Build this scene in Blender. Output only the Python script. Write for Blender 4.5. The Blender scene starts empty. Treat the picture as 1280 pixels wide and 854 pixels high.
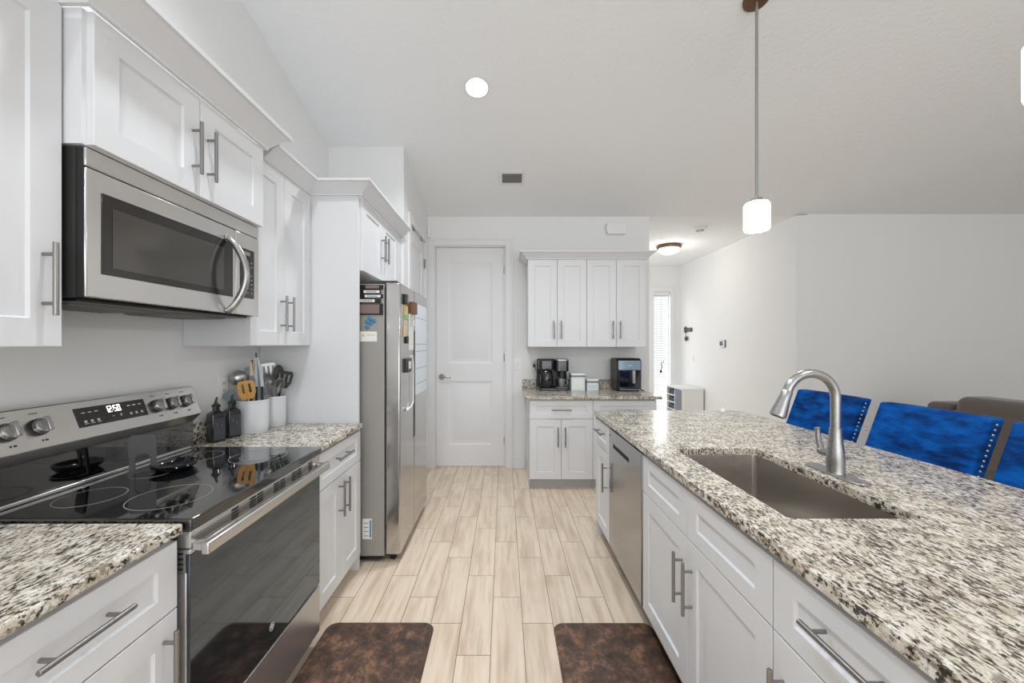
import bpy, bmesh, math, random
from mathutils import Vector, Matrix
random.seed(7)
PI = math.pi
SC = bpy.context.scene
COL = SC.collection

# ------------------------------------------------------------------ camera, world, exposure
cd = bpy.data.cameras.new('camera'); cam = bpy.data.objects.new('camera', cd); COL.objects.link(cam)
cam.location = (0, 0, 1.40); cam.rotation_euler = (PI / 2, 0, 0)
cd.sensor_width = 36; cd.lens = 36 * 492 / 1280
cd.shift_x = 10 / 1280; cd.shift_y = 3.5 / 1280
cd.clip_start = 0.02
SC.camera = cam
w = bpy.data.worlds.new('daylight'); SC.world = w; w.use_nodes = True
wn = w.node_tree; bgn = wn.nodes['Background']
bgn.inputs['Color'].default_value = (0.93, 0.965, 1.0, 1); bgn.inputs['Strength'].default_value = 0.86
SC.view_settings.view_transform = 'Standard'; SC.view_settings.look = 'None'
SC.view_settings.exposure = 0.06; SC.view_settings.gamma = 1.0; SC.view_settings.use_curve_mapping = False

def area_light(name, loc, rot, sx, sy, power, col=(1, 1, 1)):
    l = bpy.data.lights.new(name, 'AREA'); l.shape = 'RECTANGLE'; l.size = sx; l.size_y = sy; l.energy = power; l.color = col
    o = bpy.data.objects.new(name, l); COL.objects.link(o); o.location = loc; o.rotation_euler = rot
    return o
DOWN = 16      # watts of each recessed downlight
# area lights standing in for daylight; rear and hall fills are added, sources unseen
DAY = [area_light('daylight_rear_fill', (1.2, -3.1, 1.35), (PI / 2, 0, 0), 4.5, 2.3, 68, (0.97, 0.985, 1.0)),  # added fill light behind the camera; no sliding doors are built
       area_light('daylight_hall_window', (2.915, 7.50, 1.35), (-PI / 2, 0, 0), 0.5, 2.4, 16, (0.95, 0.98, 1.0)),
       area_light('daylight_hall_fill', (0.95, 6.55, 1.25), (0, -PI / 2, 0), 2.2, 1.0, 14, (0.97, 0.985, 1.0))]  # added to brighten the hall wall from an unseen opening, no door built

# ------------------------------------------------------------------ helpers
def lin(r, g, b):
    f = lambda c: c / 12.92 if c <= 0.04045 else ((c + 0.055) / 1.055) ** 2.4
    return (f(r / 255), f(g / 255), f(b / 255), 1)

class NT:
    def __init__(s, name):
        s.m = bpy.data.materials.new(name); s.m.use_nodes = True
        s.t = s.m.node_tree; s.n = s.t.nodes; s.p = s.n['Principled BSDF']
    def node(s, typ, **kw):
        n = s.n.new(typ)
        for k, v in kw.items(): setattr(n, k, v)
        return n
    def link(s, a, b): s.t.links.new(a, b)
    def math(s, op, a, b=None, c=None):
        n = s.node('ShaderNodeMath', operation=op)
        for i, x in enumerate((a, b, c)):
            if x is None: continue
            if isinstance(x, (int, float)): n.inputs[i].default_value = x
            else: s.link(x, n.inputs[i])
        return n.outputs[0]
    def pos(s): return s.node('ShaderNodeNewGeometry').outputs['Position']
    def mapped(s, scale=(1, 1, 1), rot=(0, 0, 0), src=None):
        m = s.node('ShaderNodeMapping'); m.inputs['Scale'].default_value = scale; m.inputs['Rotation'].default_value = rot
        s.link(src if src is not None else s.pos(), m.inputs['Vector']); return m.outputs[0]
    def noise(s, vec, scale, detail=3, rough=0.55):
        n = s.node('ShaderNodeTexNoise'); n.inputs['Scale'].default_value = scale; n.inputs['Detail'].default_value = detail
        n.inputs['Roughness'].default_value = rough
        s.link(vec, n.inputs['Vector']); return n.outputs['Fac']
    def ramp(s, fac, stops, interp='LINEAR'):
        r = s.node('ShaderNodeValToRGB'); r.color_ramp.interpolation = interp
        e = r.color_ramp.elements
        while len(e) < len(stops): e.new(0.5)
        for el, (p, c) in zip(e, stops): el.position = p; el.color = c
        s.link(fac, r.inputs[0]); return r.outputs[0]
    def mix(s, fac, a, b, mode='MIX'):
        n = s.node('ShaderNodeMix', data_type='RGBA', blend_type=mode)
        for sock, x in ((n.inputs[0], fac), (n.inputs[6], a), (n.inputs[7], b)):
            if isinstance(x, (int, float)): sock.default_value = x
            elif isinstance(x, tuple): sock.default_value = x
            else: s.link(x, sock)
        return n.outputs[2]
    def bump(s, h, strength=0.2, dist=0.002):
        b = s.node('ShaderNodeBump'); b.inputs['Strength'].default_value = strength; b.inputs['Distance'].default_value = dist
        s.link(h, b.inputs['Height']); s.link(b.outputs[0], s.p.inputs['Normal'])

def pm(name, col, rough=0.5, metal=0.0, coat=0.0, noise=None, emit=None, spec=None, sheen=0.0, tint=None, bd=0.002):
    s = NT(name); p = s.p
    p.inputs['Base Color'].default_value = col; p.inputs['Roughness'].default_value = rough; p.inputs['Metallic'].default_value = metal
    p.inputs['Coat Weight'].default_value = coat
    p.inputs['Sheen Weight'].default_value = sheen
    if tint: p.inputs['Specular Tint'].default_value = tint; p.inputs['Coat Tint'].default_value = tint
    if spec is not None: p.inputs['Specular IOR Level'].default_value = spec
    if emit: p.inputs['Emission Color'].default_value = emit[0]; p.inputs['Emission Strength'].default_value = emit[1]
    sc, st = noise if noise else (60, 0.03)
    s.bump(s.noise(s.pos(), sc, 3), st, bd)
    return s.m

def metal_brushed(name, col, rough, stretch, var=0.12):
    s = NT(name); p = s.p
    p.inputs['Metallic'].default_value = 0.93
    n = s.noise(s.mapped(stretch), 14, 4)
    c2 = tuple(c * 0.86 for c in col[:3]) + (1,)
    s.link(s.mix(n, c2, col), p.inputs['Base Color'])
    r = s.math('MULTIPLY_ADD', n, var, rough - var / 2); s.link(r, p.inputs['Roughness'])
    return s.m

M = {}
M['wall'] = pm('wall_paint', lin(233, 233, 232), 0.75, noise=(220, 0.05))
M['ceil'] = pm('ceiling_knockdown', lin(238, 239, 240), 0.85, noise=(34, 0.8), bd=.006)
M['white'] = pm('white_cabinet_lacquer', lin(222, 223, 225), 0.38)
M['trim'] = pm('white_trim_paint', lin(229, 229, 230), 0.42)
M['toe'] = pm('toe_kick_grey', lin(190, 190, 190), 0.6)
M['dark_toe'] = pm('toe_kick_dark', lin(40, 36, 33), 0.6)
M['steel'] = metal_brushed('brushed_steel', (0.53, 0.54, 0.55, 1), 0.30, (2, 2, 160), 0.06)
M['steel_h'] = metal_brushed('brushed_steel_horizontal', (0.69, 0.68, 0.665, 1), 0.25, (160, 2, 160), 0.06)
M['fridge'] = metal_brushed('fridge_steel', (0.54, 0.53, 0.52, 1), 0.15, (160, 160, 2), 0.05)
M['fridge_side'] = pm('fridge_side_grey', lin(164, 161, 156), 0.42, 0.3, noise=(300, 0.08))
M['dishwasher'] = metal_brushed('dishwasher_steel', (0.42, 0.425, 0.43, 1), 0.16, (2, 2, 160), 0.05)
M['nickel'] = metal_brushed('brushed_nickel', (0.44, 0.435, 0.425, 1), 0.28, (30, 30, 30), 0.08)
M['handle'] = metal_brushed('handle_nickel', (0.32, 0.31, 0.30, 1), 0.32, (30, 30, 30), 0.08)
M['sink'] = metal_brushed('sink_steel', (0.58, 0.545, 0.50, 1), 0.25, (2, 80, 2), 0.08)
M['black'] = pm('black_plastic', lin(22, 22, 23), 0.35)
M['dark'] = pm('dark_gap', lin(14, 14, 14), 0.7)
M['charcoal'] = pm('charcoal_enamel', lin(52, 51, 50), 0.4)
M['holder_grey'] = pm('dark_grey_metal_sheet', lin(92, 92, 92), 0.42)
M['glass_black'] = pm('black_glass', lin(10, 10, 11), 0.045, noise=(4, 0.0), spec=1.0, coat=0.8)
M['oven_glass'] = pm('oven_door_glass', lin(14, 15, 16), 0.07, noise=(4, 0.0), spec=1.0, coat=0.6, tint=(.72, .86, 1, 1))
M['mw_glass'] = pm('microwave_window', lin(58, 55, 51), 0.09, noise=(4, 0.0), spec=0.8)
M['mw_black'] = pm('microwave_black_border', lin(36, 33, 31), 0.14, noise=(4, 0.0), spec=0.6)
M['ring'] = pm('burner_ring_print', lin(150, 150, 150), 0.3)
M['print'] = pm('light_grey_print', lin(205, 205, 205), 0.5)
M['print_dark'] = pm('dark_print', lin(60, 60, 60), 0.5)
M['digits'] = pm('lit_clock_digits', lin(255, 255, 255), 0.5, emit=((1, 1, 1, 1), 1.6))
M['crock'] = pm('glazed_white_ceramic', lin(228, 231, 235), 0.15, coat=0.4)
M['white_plastic'] = pm('white_plastic', lin(236, 236, 234), 0.4)
M['paper'] = pm('white_paper', lin(238, 238, 234), 0.8)
M['paper_blue'] = pm('pale_blue_white_board', lin(226, 236, 244), 0.3)
M['yellow'] = pm('yellow_note', lin(224, 205, 120), 0.8)
M['green'] = pm('green_note', lin(150, 185, 120), 0.8)
M['blue_magnet'] = pm('blue_magnet', lin(70, 130, 165), 0.5)
M['navy'] = pm('navy_magnet', lin(45, 60, 85), 0.5)
M['brown_plate'] = pm('brown_magnet', lin(120, 84, 60), 0.6, noise=(80, 0.3))
M['taupe_plate'] = pm('taupe_magnet', lin(128, 110, 104), 0.6, noise=(160, 0.5))
M['bamboo'] = pm('bamboo_wood', lin(214, 160, 84), 0.5, noise=(90, 0.15))
M['grey_silicone'] = pm('grey_silicone', lin(124, 134, 146), 0.55)
M['tongs_blue'] = pm('pale_blue_silicone', lin(206, 216, 222), 0.45)
M['cream'] = pm('cream_plastic', lin(214, 194, 160), 0.5)
M['bottle'] = pm('dark_bottle_glass', lin(24, 26, 32), 0.08, spec=0.9, noise=(4, 0.0))
M['bottle_face'] = pm('frosted_bottle_panel', lin(64, 67, 74), 0.22)
M['gloss_navy'] = pm('glossy_dark_appliance', lin(20, 22, 28), 0.12, coat=0.6)
M['fryer_panel'] = pm('glossy_blue_grey_panel', lin(120, 146, 170), 0.1, coat=0.6)
M['canister'] = pm('frosted_canister', lin(222, 230, 234), 0.2)
M['slate'] = pm('grey_slate_plastic', lin(110, 118, 128), 0.35)
M['dark_wood'] = pm('espresso_wood', lin(46, 34, 28), 0.4)
M['stud'] = pm('silver_nailhead', lin(215, 215, 215), 0.22, 1.0)
M['sofa'] = pm('taupe_suede', lin(92, 82, 77), 0.95, noise=(25, 0.3), sheen=0.3)
M['bronze'] = pm('bronze_canopy', lin(120, 96, 80), 0.4, 0.8)
M['shade'] = pm('lit_white_glass_shade', lin(255, 255, 255), 0.3, emit=((1, 0.985, 0.96, 1), 3.0))
M['lens'] = pm('lit_downlight_lens', lin(255, 255, 255), 0.3, emit=((1, 0.99, 0.97, 1), 6.0))
M['bowl_lit'] = pm('lit_alabaster_bowl', lin(255, 246, 225), 0.3, emit=((1, 0.88, 0.66, 1), 1.7))
M['blind'] = pm('white_blind_slat', lin(240, 242, 244), 0.5)
M['screen'] = pm('thermostat_screen', lin(86, 98, 128), 0.2)
M['vent_dark'] = pm('vent_dark', lin(48, 48, 47), 0.6)
M['vent_slat'] = pm('vent_slat_grey', lin(128, 128, 125), 0.5)

def velvet():
    s = NT('royal_blue_velvet'); p = s.p
    n = s.noise(s.mapped((1.6, 2.2, 7.0), (0.5, 0.2, 0)), 3.2, 4, 0.6)
    n2 = s.noise(s.mapped((2, 6, 3), (0.9, 0, 0.4)), 4.0, 3)
    c = s.ramp(n, [(0.36, lin(0, 32, 78)), (0.50, lin(0, 66, 136)), (0.66, lin(0, 96, 184))])
    s.link(s.mix(s.math('MULTIPLY', n2, 0.45), c, lin(0, 56, 124)), p.inputs['Base Color'])
    p.inputs['Roughness'].default_value = 0.75
    p.inputs['Specular IOR Level'].default_value = 0.12
    s.bump(n, 0.25, 0.004)
    return s.m
M['velvet'] = velvet()

def granite():
    s = NT('speckled_granite'); p = s.p
    v = s.mapped((1, 1, 1), (0, 0, 0.6)); vs = s.mapped((2.7, 1.0, 1.3), (0, 0, 0.12))
    big = s.noise(v, 22, 3)
    lf = s.math('MULTIPLY', s.math('SUBTRACT', s.noise(s.pos(), 11, 3), 0.5), 0.22)
    fleck = s.math('ADD', s.noise(vs, 62, 5, 0.66), lf)
    fleck2 = s.math('ADD', s.noise(vs, 36, 5, 0.66), s.math('MULTIPLY', lf, 0.6))
    grain = s.noise(v, 170, 2)
    base = s.ramp(big, [(0.34, lin(196, 184, 165)), (0.52, lin(221, 214, 200)), (0.70, lin(236, 232, 223))])
    base = s.mix(s.ramp(grain, [(0.50, (0, 0, 0, 1)), (0.66, (.6, .6, .6, 1))]), base, lin(176, 167, 154))
    g = s.ramp(fleck2, [(0.515, (0, 0, 0, 1)), (0.58, (1, 1, 1, 1))])
    c = s.mix(s.math('MULTIPLY', g, 0.80), base, lin(124, 110, 95))
    d = s.ramp(fleck, [(0.525, (0, 0, 0, 1)), (0.57, (1, 1, 1, 1))])
    c = s.mix(s.math('MULTIPLY', d, 0.95), c, lin(46, 40, 36))
    s.link(c, p.inputs['Base Color']); p.inputs['Roughness'].default_value = 0.15
    p.inputs['Specular IOR Level'].default_value = 0.27
    return s.m
M['granite'] = granite()

def plank_floor():
    s = NT('wood_look_plank_tile'); p = s.p
    W, L = 0.1534, 0.610
    sep = s.node('ShaderNodeSeparateXYZ'); s.link(s.pos(), sep.inputs[0])
    x, y = sep.outputs[0], sep.outputs[1]
    u = s.math('DIVIDE', s.math('ADD', x, 0.0604 + W * 100), W)
    k = s.math('FLOOR', u); fx = s.math('FRACT', u)
    off = s.math('MULTIPLY', s.math('SUBTRACT', k, 100), 0.2033)
    vv = s.math('DIVIDE', s.math('ADD', s.math('ADD', s.math('SUBTRACT', y, 2.178), off), L * 100), L)
    r = s.math('FLOOR', vv); fy = s.math('FRACT', vv)
    ex = s.math('MULTIPLY', s.math('MINIMUM', fx, s.math('SUBTRACT', 1, fx)), W)
    ey = s.math('MULTIPLY', s.math('MINIMUM', fy, s.math('SUBTRACT', 1, fy)), L)
    edge = s.math('MINIMUM', ex, ey)
    grout = s.math('LESS_THAN', edge, 0.0016)
    cmb = s.node('ShaderNodeCombineXYZ'); s.link(k, cmb.inputs[0]); s.link(r, cmb.inputs[1])
    wnz = s.node('ShaderNodeTexWhiteNoise', noise_dimensions='3D'); s.link(cmb.outputs[0], wnz.inputs[0])
    rnd = wnz.outputs['Value']
    # grain runs along the plank, shifted from plank to plank
    gx = s.math('MULTIPLY', x, 30); gy = s.math('MULTIPLY', y, 2.0); gz = s.math('MULTIPLY', rnd, 40)
    gc = s.node('ShaderNodeCombineXYZ'); s.link(gx, gc.inputs[0]); s.link(gy, gc.inputs[1]); s.link(gz, gc.inputs[2])
    g1 = s.noise(gc.outputs[0], 1.0, 5, 0.62)
    gc2 = s.node('ShaderNodeCombineXYZ'); s.link(s.math('MULTIPLY', x, 9), gc2.inputs[0]); s.link(s.math('MULTIPLY', y, 1.6), gc2.inputs[1]); s.link(gz, gc2.inputs[2])
    g2 = s.noise(gc2.outputs[0], 1.0, 4, 0.55)
    c = s.ramp(g1, [(0.30, lin(205, 181, 156)), (0.5, lin(229, 211, 190)), (0.72, lin(238, 223, 204))])
    dk = s.ramp(g2, [(0.50, (0, 0, 0, 1)), (0.72, (1, 1, 1, 1))])
    c = s.mix(s.math('MULTIPLY', dk, 0.75), c, lin(190, 166, 142))
    c = s.mix(s.math('MULTIPLY', rnd, 0.22), c, lin(216, 196, 172))
    c = s.mix(grout, c, lin(122, 102, 84))
    s.link(c, p.inputs['Base Color'])
    p.inputs['Roughness'].default_value = 0.42
    s.bump(s.math('SUBTRACT', s.math('MULTIPLY', g1, 0.2), grout), 0.4, 0.002)
    return s.m
M['floor'] = plank_floor()

def leather():
    s = NT('mottled_brown_mat'); p = s.p
    n = s.noise(s.pos(), 14, 5, 0.65); n2 = s.noise(s.mapped((1.4, 1, 1), (0, 0, 0.6)), 42, 4, 0.6)
    c = s.ramp(n, [(0.34, lin(58, 44, 38)), (0.5, lin(98, 74, 60)), (0.64, lin(146, 108, 84))])
    s.link(s.mix(s.math('MULTIPLY', s.ramp(n2, [(0.42, (0, 0, 0, 1)), (0.6, (1, 1, 1, 1))]), 0.6), c, lin(62, 47, 41)), p.inputs['Base Color'])
    p.inputs['Roughness'].default_value = 0.5
    s.bump(n2, 0.3, 0.002)
    return s.m
M['mat'] = leather()

def thin_glass():
    s = NT('window_glass')
    tr = s.node('ShaderNodeBsdfTransparent'); gl = s.node('ShaderNodeBsdfGlossy'); gl.inputs['Roughness'].default_value = 0.02
    mx = s.node('ShaderNodeMixShader'); mx.inputs[0].default_value = 0.07
    s.link(tr.outputs[0], mx.inputs[1]); s.link(gl.outputs[0], mx.inputs[2])
    s.link(mx.outputs[0], s.n['Material Output'].inputs[0])
    return s.m
M['glass'] = thin_glass()

def wl(o):
    v = Vector((0, 0, 0))
    while o is not None:
        v = v + o.location; o = o.parent
    return v

class B:
    """collects shapes into one mesh"""
    def __init__(s): s.bm = bmesh.new(); s.X = Matrix()
    def vv(s, c): return s.bm.verts.new(s.X @ Vector(c))
    def face(s, vs):
        try: return s.bm.faces.new(vs)
        except ValueError: return None
    def box(s, x0, x1, y0, y1, z0, z1):
        v = [s.vv((x, y, z)) for x in (x0, x1) for y in (y0, y1) for z in (z0, z1)]
        for f in ((0, 1, 3, 2), (4, 6, 7, 5), (0, 4, 5, 1), (2, 3, 7, 6), (0, 2, 6, 4), (1, 5, 7, 3)): s.face([v[i] for i in f])
        return s
    def prism(s, pts, axis, a, b):
        def co(p, t): return {'x': (t, p[0], p[1]), 'y': (p[0], t, p[1]), 'z': (p[0], p[1], t)}[axis]
        A = [s.vv(co(p, a)) for p in pts]; C = [s.vv(co(p, b)) for p in pts]; n = len(pts)
        s.face(A[::-1]); s.face(C)
        for i in range(n): s.face([A[i], A[(i + 1) % n], C[(i + 1) % n], C[i]])
        return s
    def loft(s, rings, cap=True, closed=True):
        R = [[s.vv(c) for c in r] for r in rings]; n = len(R[0])
        for a, b in zip(R, R[1:]):
            for i in range(n if closed else n - 1): s.face([a[i], a[(i + 1) % n], b[(i + 1) % n], b[i]])
        if cap: s.face(R[0][::-1]); s.face(R[-1])
        return s
    def tube(s, pts, r, n=10, cap=True):
        P = [Vector(p) for p in pts]; rs = r if isinstance(r, (list, tuple)) else [r] * len(P)
        t0 = (P[1] - P[0]).normalized(); up = Vector((0, 0, 1)) if abs(t0.z) < 0.9 else Vector((1, 0, 0))
        nx = t0.cross(up).normalized(); rings = []
        for i, p in enumerate(P):
            a = P[min(i + 1, len(P) - 1)] - P[max(i - 1, 0)]
            t = a.normalized(); nx = (nx - t * nx.dot(t)).normalized(); ny = t.cross(nx)
            rings.append([p + (nx * math.cos(2 * PI * k / n) + ny * math.sin(2 * PI * k / n)) * rs[i] for k in range(n)])
        return s.loft(rings, cap)
    def cyl(s, p0, p1, r, n=24): return s.tube([p0, p1], r, n)
    def lathe(s, prof, c=(0, 0), n=32):
        rings = [[(c[0] + max(r, 1e-4) * math.cos(2 * PI * k / n), c[1] + max(r, 1e-4) * math.sin(2 * PI * k / n), z) for k in range(n)] for r, z in prof]
        return s.loft(rings, True)
    def ellipsoid(s, c, r, n=16, m=10):
        rings = []
        for j in range(m + 1):
            a = -PI / 2 + PI * j / m; q = max(math.cos(a), 1e-3)
            rings.append([(c[0] + r[0] * q * math.cos(2 * PI * k / n), c[1] + r[1] * q * math.sin(2 * PI * k / n), c[2] + r[2] * math.sin(a)) for k in range(n)])
        return s.loft(rings, True)
    def panel(s, O, A, N, w, h, t, stile, rail, depth=0.008, slope=0.004):
        """shaker front: O lower corner at the back, A along the width, N outward; recessed centre"""
        O, A, N, Z = Vector(O), Vector(A), Vector(N), Vector((0, 0, 1))
        def rect(i, j, d): return [s.vv(O + A * a + Z * z + N * d) for a, z in ((i, j), (w - i, j), (w - i, h - j), (i, h - j))]
        e = 0.0015
        r = [rect(0, 0, 0), rect(0, 0, t - e), rect(e, e, t), rect(stile, rail, t), rect(stile + slope, rail + slope, t - depth)]
        s.face(r[0][::-1]); s.face(r[-1])
        for a, b in zip(r, r[1:]):
            for i in range(4): s.face([a[i], a[(i + 1) % 4], b[(i + 1) % 4], b[i]])
        return s
    def sweep(s, path, prof, closed=False, m0=None, m1=None):
        """profile (out, up) swept along a plan path (x, y) at height z; outward is to the right of travel"""
        P = [Vector((p[0], p[1])) for p in path]; z0 = path[0][2]
        d = [(b - a).normalized() for a, b in zip(P, P[1:])]; nn = [Vector((q.y, -q.x)) for q in d]
        rings = []
        for i, p in enumerate(P):
            if i == 0: m = nn[0] if m0 is None else (nn[0] + Vector(m0)) / (1 + nn[0].dot(Vector(m0)))
            elif i == len(P) - 1: m = nn[-1] if m1 is None else (nn[-1] + Vector(m1)) / (1 + nn[-1].dot(Vector(m1)))
            else: m = (nn[i - 1] + nn[i]) / (1 + nn[i - 1].dot(nn[i]))
            rings.append([(p.x + m.x * o, p.y + m.y * o, z0 + u) for o, u in prof])
        return s.loft(rings, True)
    def build(s, name, mat, parent=None, bevel=0.0, seg=2, angle=35, subsurf=0):
        bm = s.bm
        bmesh.ops.recalc_face_normals(bm, faces=bm.faces)
        o_w = wl(parent)
        if parent is not None: bmesh.ops.translate(bm, verts=bm.verts, vec=-o_w)
        me = bpy.data.meshes.new(name); bm.to_mesh(me); bm.free()
        for p in me.polygons: p.use_smooth = True
        me.set_sharp_from_angle(angle=math.radians(angle))
        me.materials.append(M[mat] if isinstance(mat, str) else mat)
        o = bpy.data.objects.new(name, me); COL.objects.link(o)
        if parent is not None: o.parent = parent
        if bevel:
            b = o.modifiers.new('edge', 'BEVEL'); b.width = bevel; b.segments = seg; b.limit_method = 'ANGLE'; b.angle_limit = math.radians(40)
            b.use_clamp_overlap = True
        if subsurf:
            q = o.modifiers.new('soft', 'SUBSURF'); q.levels = subsurf; q.render_levels = subsurf
        return o

def tag(o, label=None, cat=None, group=None, kind=None):
    if label: o['label'] = label
    if cat: o['category'] = cat
    if group: o['group'] = group
    if kind: o['kind'] = kind
    return o
def thing(name, loc, label, cat, group=None):
    o = bpy.data.objects.new(name, None); COL.objects.link(o); o.location = loc; o.empty_display_size = 0.1
    return tag(o, label, cat, group)
def recenter(o):
    """puts a top-level mesh's own origin at its base"""
    me = o.data; xs = [v.co.x for v in me.vertices]; ys = [v.co.y for v in me.vertices]; zs = [v.co.z for v in me.vertices]
    c = Vector(((min(xs) + max(xs)) / 2, (min(ys) + max(ys)) / 2, min(zs)))
    me.transform(Matrix.Translation(-c)); o.location = c
    return o
def struct(b, name, mat, label=None, **kw):
    o = recenter(b.build(name, mat, **kw)); return tag(o, label, None, None, 'structure')
def dup(o, parent=None):
    c = o.copy(); COL.objects.link(c); c.parent = parent
    for ch in list(o.children): dup(ch, c)
    return c

def rrect(x0, x1, y0, y1, r, n=6):
    pts = []
    for cx, cy, a in ((x1 - r, y1 - r, 0), (x0 + r, y1 - r, 90), (x0 + r, y0 + r, 180), (x1 - r, y0 + r, 270)):
        for k in range(n + 1):
            t = math.radians(a + 90 * k / n); pts.append((cx + r * math.cos(t), cy + r * math.sin(t)))
    return pts

# ------------------------------------------------------------------ the room
WL, YB, XE, YL = -1.515, 4.45, 1.642, 4.40      # left wall, back wall, end of back wall, living wall
XH, YH, ZH = 3.265, 7.27, 2.843                 # hall right wall, hall far wall, hall ceiling
YN, XR = -3.2, 7.2
def zc(y): return ZH + 0.25 * (YB - y)
YP, XP = 3.40, -0.866                           # pantry block front and side
struct(B().box(WL - .2, XR, YN, YH + .2, -0.12, 0), 'floor', 'floor', 'pale wood-look plank tile floor laid in a staggered pattern')
struct(B().prism([(YN, zc(YN)), (YB, ZH), (YB, ZH + .15), (YN, zc(YN) + .15)], 'x', WL - .2, XR), 'ceiling', 'ceil', 'sloping white textured ceiling over the kitchen')
struct(B().box(XP, XH + .15, YB, YH + .2, ZH, ZH + .15), 'ceiling_hall', 'ceil', 'flat white ceiling of the hall')
struct(B().prism([(YN, 0), (YP, 0), (YP, zc(YP)), (YN, zc(YN))], 'x', WL - .12, WL), 'wall_left', 'wall', 'light grey wall behind the range')
# pantry block with its own door facing the kitchen
PD0, PD1, DZ = 3.62, 4.30, 2.515
struct(B().box(WL, XP - .11, YP, YP + .11, 0, zc(YP) - .0), 'wall_pantry_front', 'wall', 'light grey wall above the fridge cabinet')
pb = B()
pb.prism([(YP, 0), (PD0, 0), (PD0, zc(PD0)), (YP, zc(YP))], 'x', XP - .11, XP)
pb.prism([(PD1, 0), (YB, 0), (YB, ZH), (PD1, zc(PD1))], 'x', XP - .11, XP)
pb.prism([(PD0, DZ), (PD1, DZ), (PD1, zc(PD1)), (PD0, zc(PD0))], 'x', XP - .11, XP)
struct(pb, 'wall_pantry_side', 'wall', 'light grey side wall beyond the fridge')
D0, D1 = -0.787, 0.018
bw = B()
bw.box(XP - .11, D0, YB, YB + .12, 0, ZH); bw.box(D1, XE, YB, YB + .12, 0, ZH); bw.box(D0, D1, YB, YB + .12, DZ, ZH)
struct(bw, 'wall_back', 'wall', 'light grey back wall around the white door')
struct(B().box(XH, XH + .12, YL, YH, 0, ZH), 'wall_hall_right', 'wall', 'light grey hall wall with the thermostat')
struct(B().box(XH + .12, XR, YL, YL + .12, 0, zc(YL)), 'wall_living', 'wall', 'light grey living room wall behind the blue stools')
struct(B().prism([(-1.6, 0), (YL + .12, 0), (YL + .12, zc(YL + .12)), (-1.6, zc(-1.6))], 'x', XR, XR + .12), 'wall_right_blocker', 'wall', 'added unseen wall at the far right, keeping the living room wall darker')  # unseen wall added to block daylight and darken the living room wall
struct(B().box(0.9, 1.02, YB + .12, 5.1, 0, ZH).box(0.9, 1.02, 5.1, YH, 2.45, ZH), 'wall_hall_left', 'wall')
WX0, WX1, WZ0, WZ1 = 2.763, 3.065, 0.12, 2.37
hw = B()
hw.box(1.02, WX0, YH, YH + .14, 0, ZH); hw.box(WX1, XH + .12, YH, YH + .14, 0, ZH)
hw.box(WX0, WX1, YH, YH + .14, 0, WZ0); hw.box(WX0, WX1, YH, YH + .14, WZ1, ZH)
struct(hw, 'wall_hall_far', 'wall', 'light grey wall at the end of the hall')
win = struct(B().box(WX0, WX1, YH + .07, YH + .076, WZ0, WZ1), 'window_1', 'glass', 'tall narrow window at the end of the hall')
wf = B()
for a, b, c, d in ((WX0, WX0 + .03, WZ0, WZ1), (WX1 - .03, WX1, WZ0, WZ1), (WX0, WX1, WZ0, WZ0 + .03), (WX0, WX1, WZ1 - .03, WZ1)): wf.box(a, b, YH + .05, YH + .10, c, d)
wf.build('window_frame', 'trim', win)
cs = B()
cs.box(WX0 - .075, WX0, YH - .018, YH, 0, WZ1 + .10); cs.box(WX1, WX1 + .075, YH - .018, YH, 0, WZ1 + .10); cs.box(WX0, WX1, YH - .018, YH, WZ1, WZ1 + .10); cs.box(WX0, WX1, YH - .018, YH, 0, WZ0)
struct(cs, 'trim_1', 'trim', 'white casing around the hall window')

def casing_prof(): return None
# back door
def casing(name, x0, x1, z1, y, wd=0.083):
    b = B()
    for s_, xa in ((-1, x0), (1, x1)):
        a, c = sorted((xa, xa + s_ * wd))
        b.box(a, c, y - .016, y, 0, z1 + wd)
        o0, o1 = sorted((xa + s_ * (wd - .022), xa + s_ * wd)); b.box(o0, o1, y - .024, y - .016, 0, z1 + wd)
    b.box(x0, x1, y - .016, y, z1, z1 + wd); b.box(x0 - wd + .022, x1 + wd - .022, y - .024, y - .016, z1 + wd - .022, z1 + wd)
    # jamb inside the opening
    b.box(x0, x0 + .012, y, y + .12, 0, z1); b.box(x1 - .012, x1, y, y + .12, 0, z1); b.box(x0 + .012, x1 - .012, y, y + .12, z1 - .012, z1)
    return b
struct(casing('c', D0, D1, DZ, YB), 'trim_2', 'trim', 'white casing around the back door', bevel=.003)
def door_slab(x0, x1, z0, z1, yf, panels):
    """two raised-panel door slab, front face at yf facing -y"""
    b = B(); t = 0.035
    xs0 = x0; b.box(x0, x1, yf + .012, yf + t, z0, z1)
    px0, px1 = panels[0][0], panels[0][1]
    b.box(x0, px0, yf, yf + .012, z0, z1); b.box(px1, x1, yf, yf + .012, z0, z1)
    zs = [z0] + [q for p_ in panels for q in (p_[2], p_[3])] + [z1]
    for a, c in zip(zs[0::2], zs[1::2]): b.box(px0, px1, yf, yf + .012, a, c)
    for (a, c, e, f) in panels:
        def rc(i, d): return [(a + i, yf + d, e + i), (c - i, yf + d, e + i), (c - i, yf + d, f - i), (a + i, yf + d, f - i)]
        b.loft([rc(0.0, .012), rc(.0, .0005), rc(.022, .009), rc(.045, .009), rc(.062, .003)], True)
    return b
dr = struct(door_slab(D0 + .014, D1 - .014, 0.012, DZ - .014, YB + .045, [(D0 + .15, D1 - .15, 0.25, 0.98), (D0 + .15, D1 - .15, 1.18, 2.34)]), 'door_1', 'trim', 'tall white two-panel interior door in the back wall', angle=20)
h = B(); hx, hz, hy = D0 + .075, 1.03, YB + .045
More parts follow.
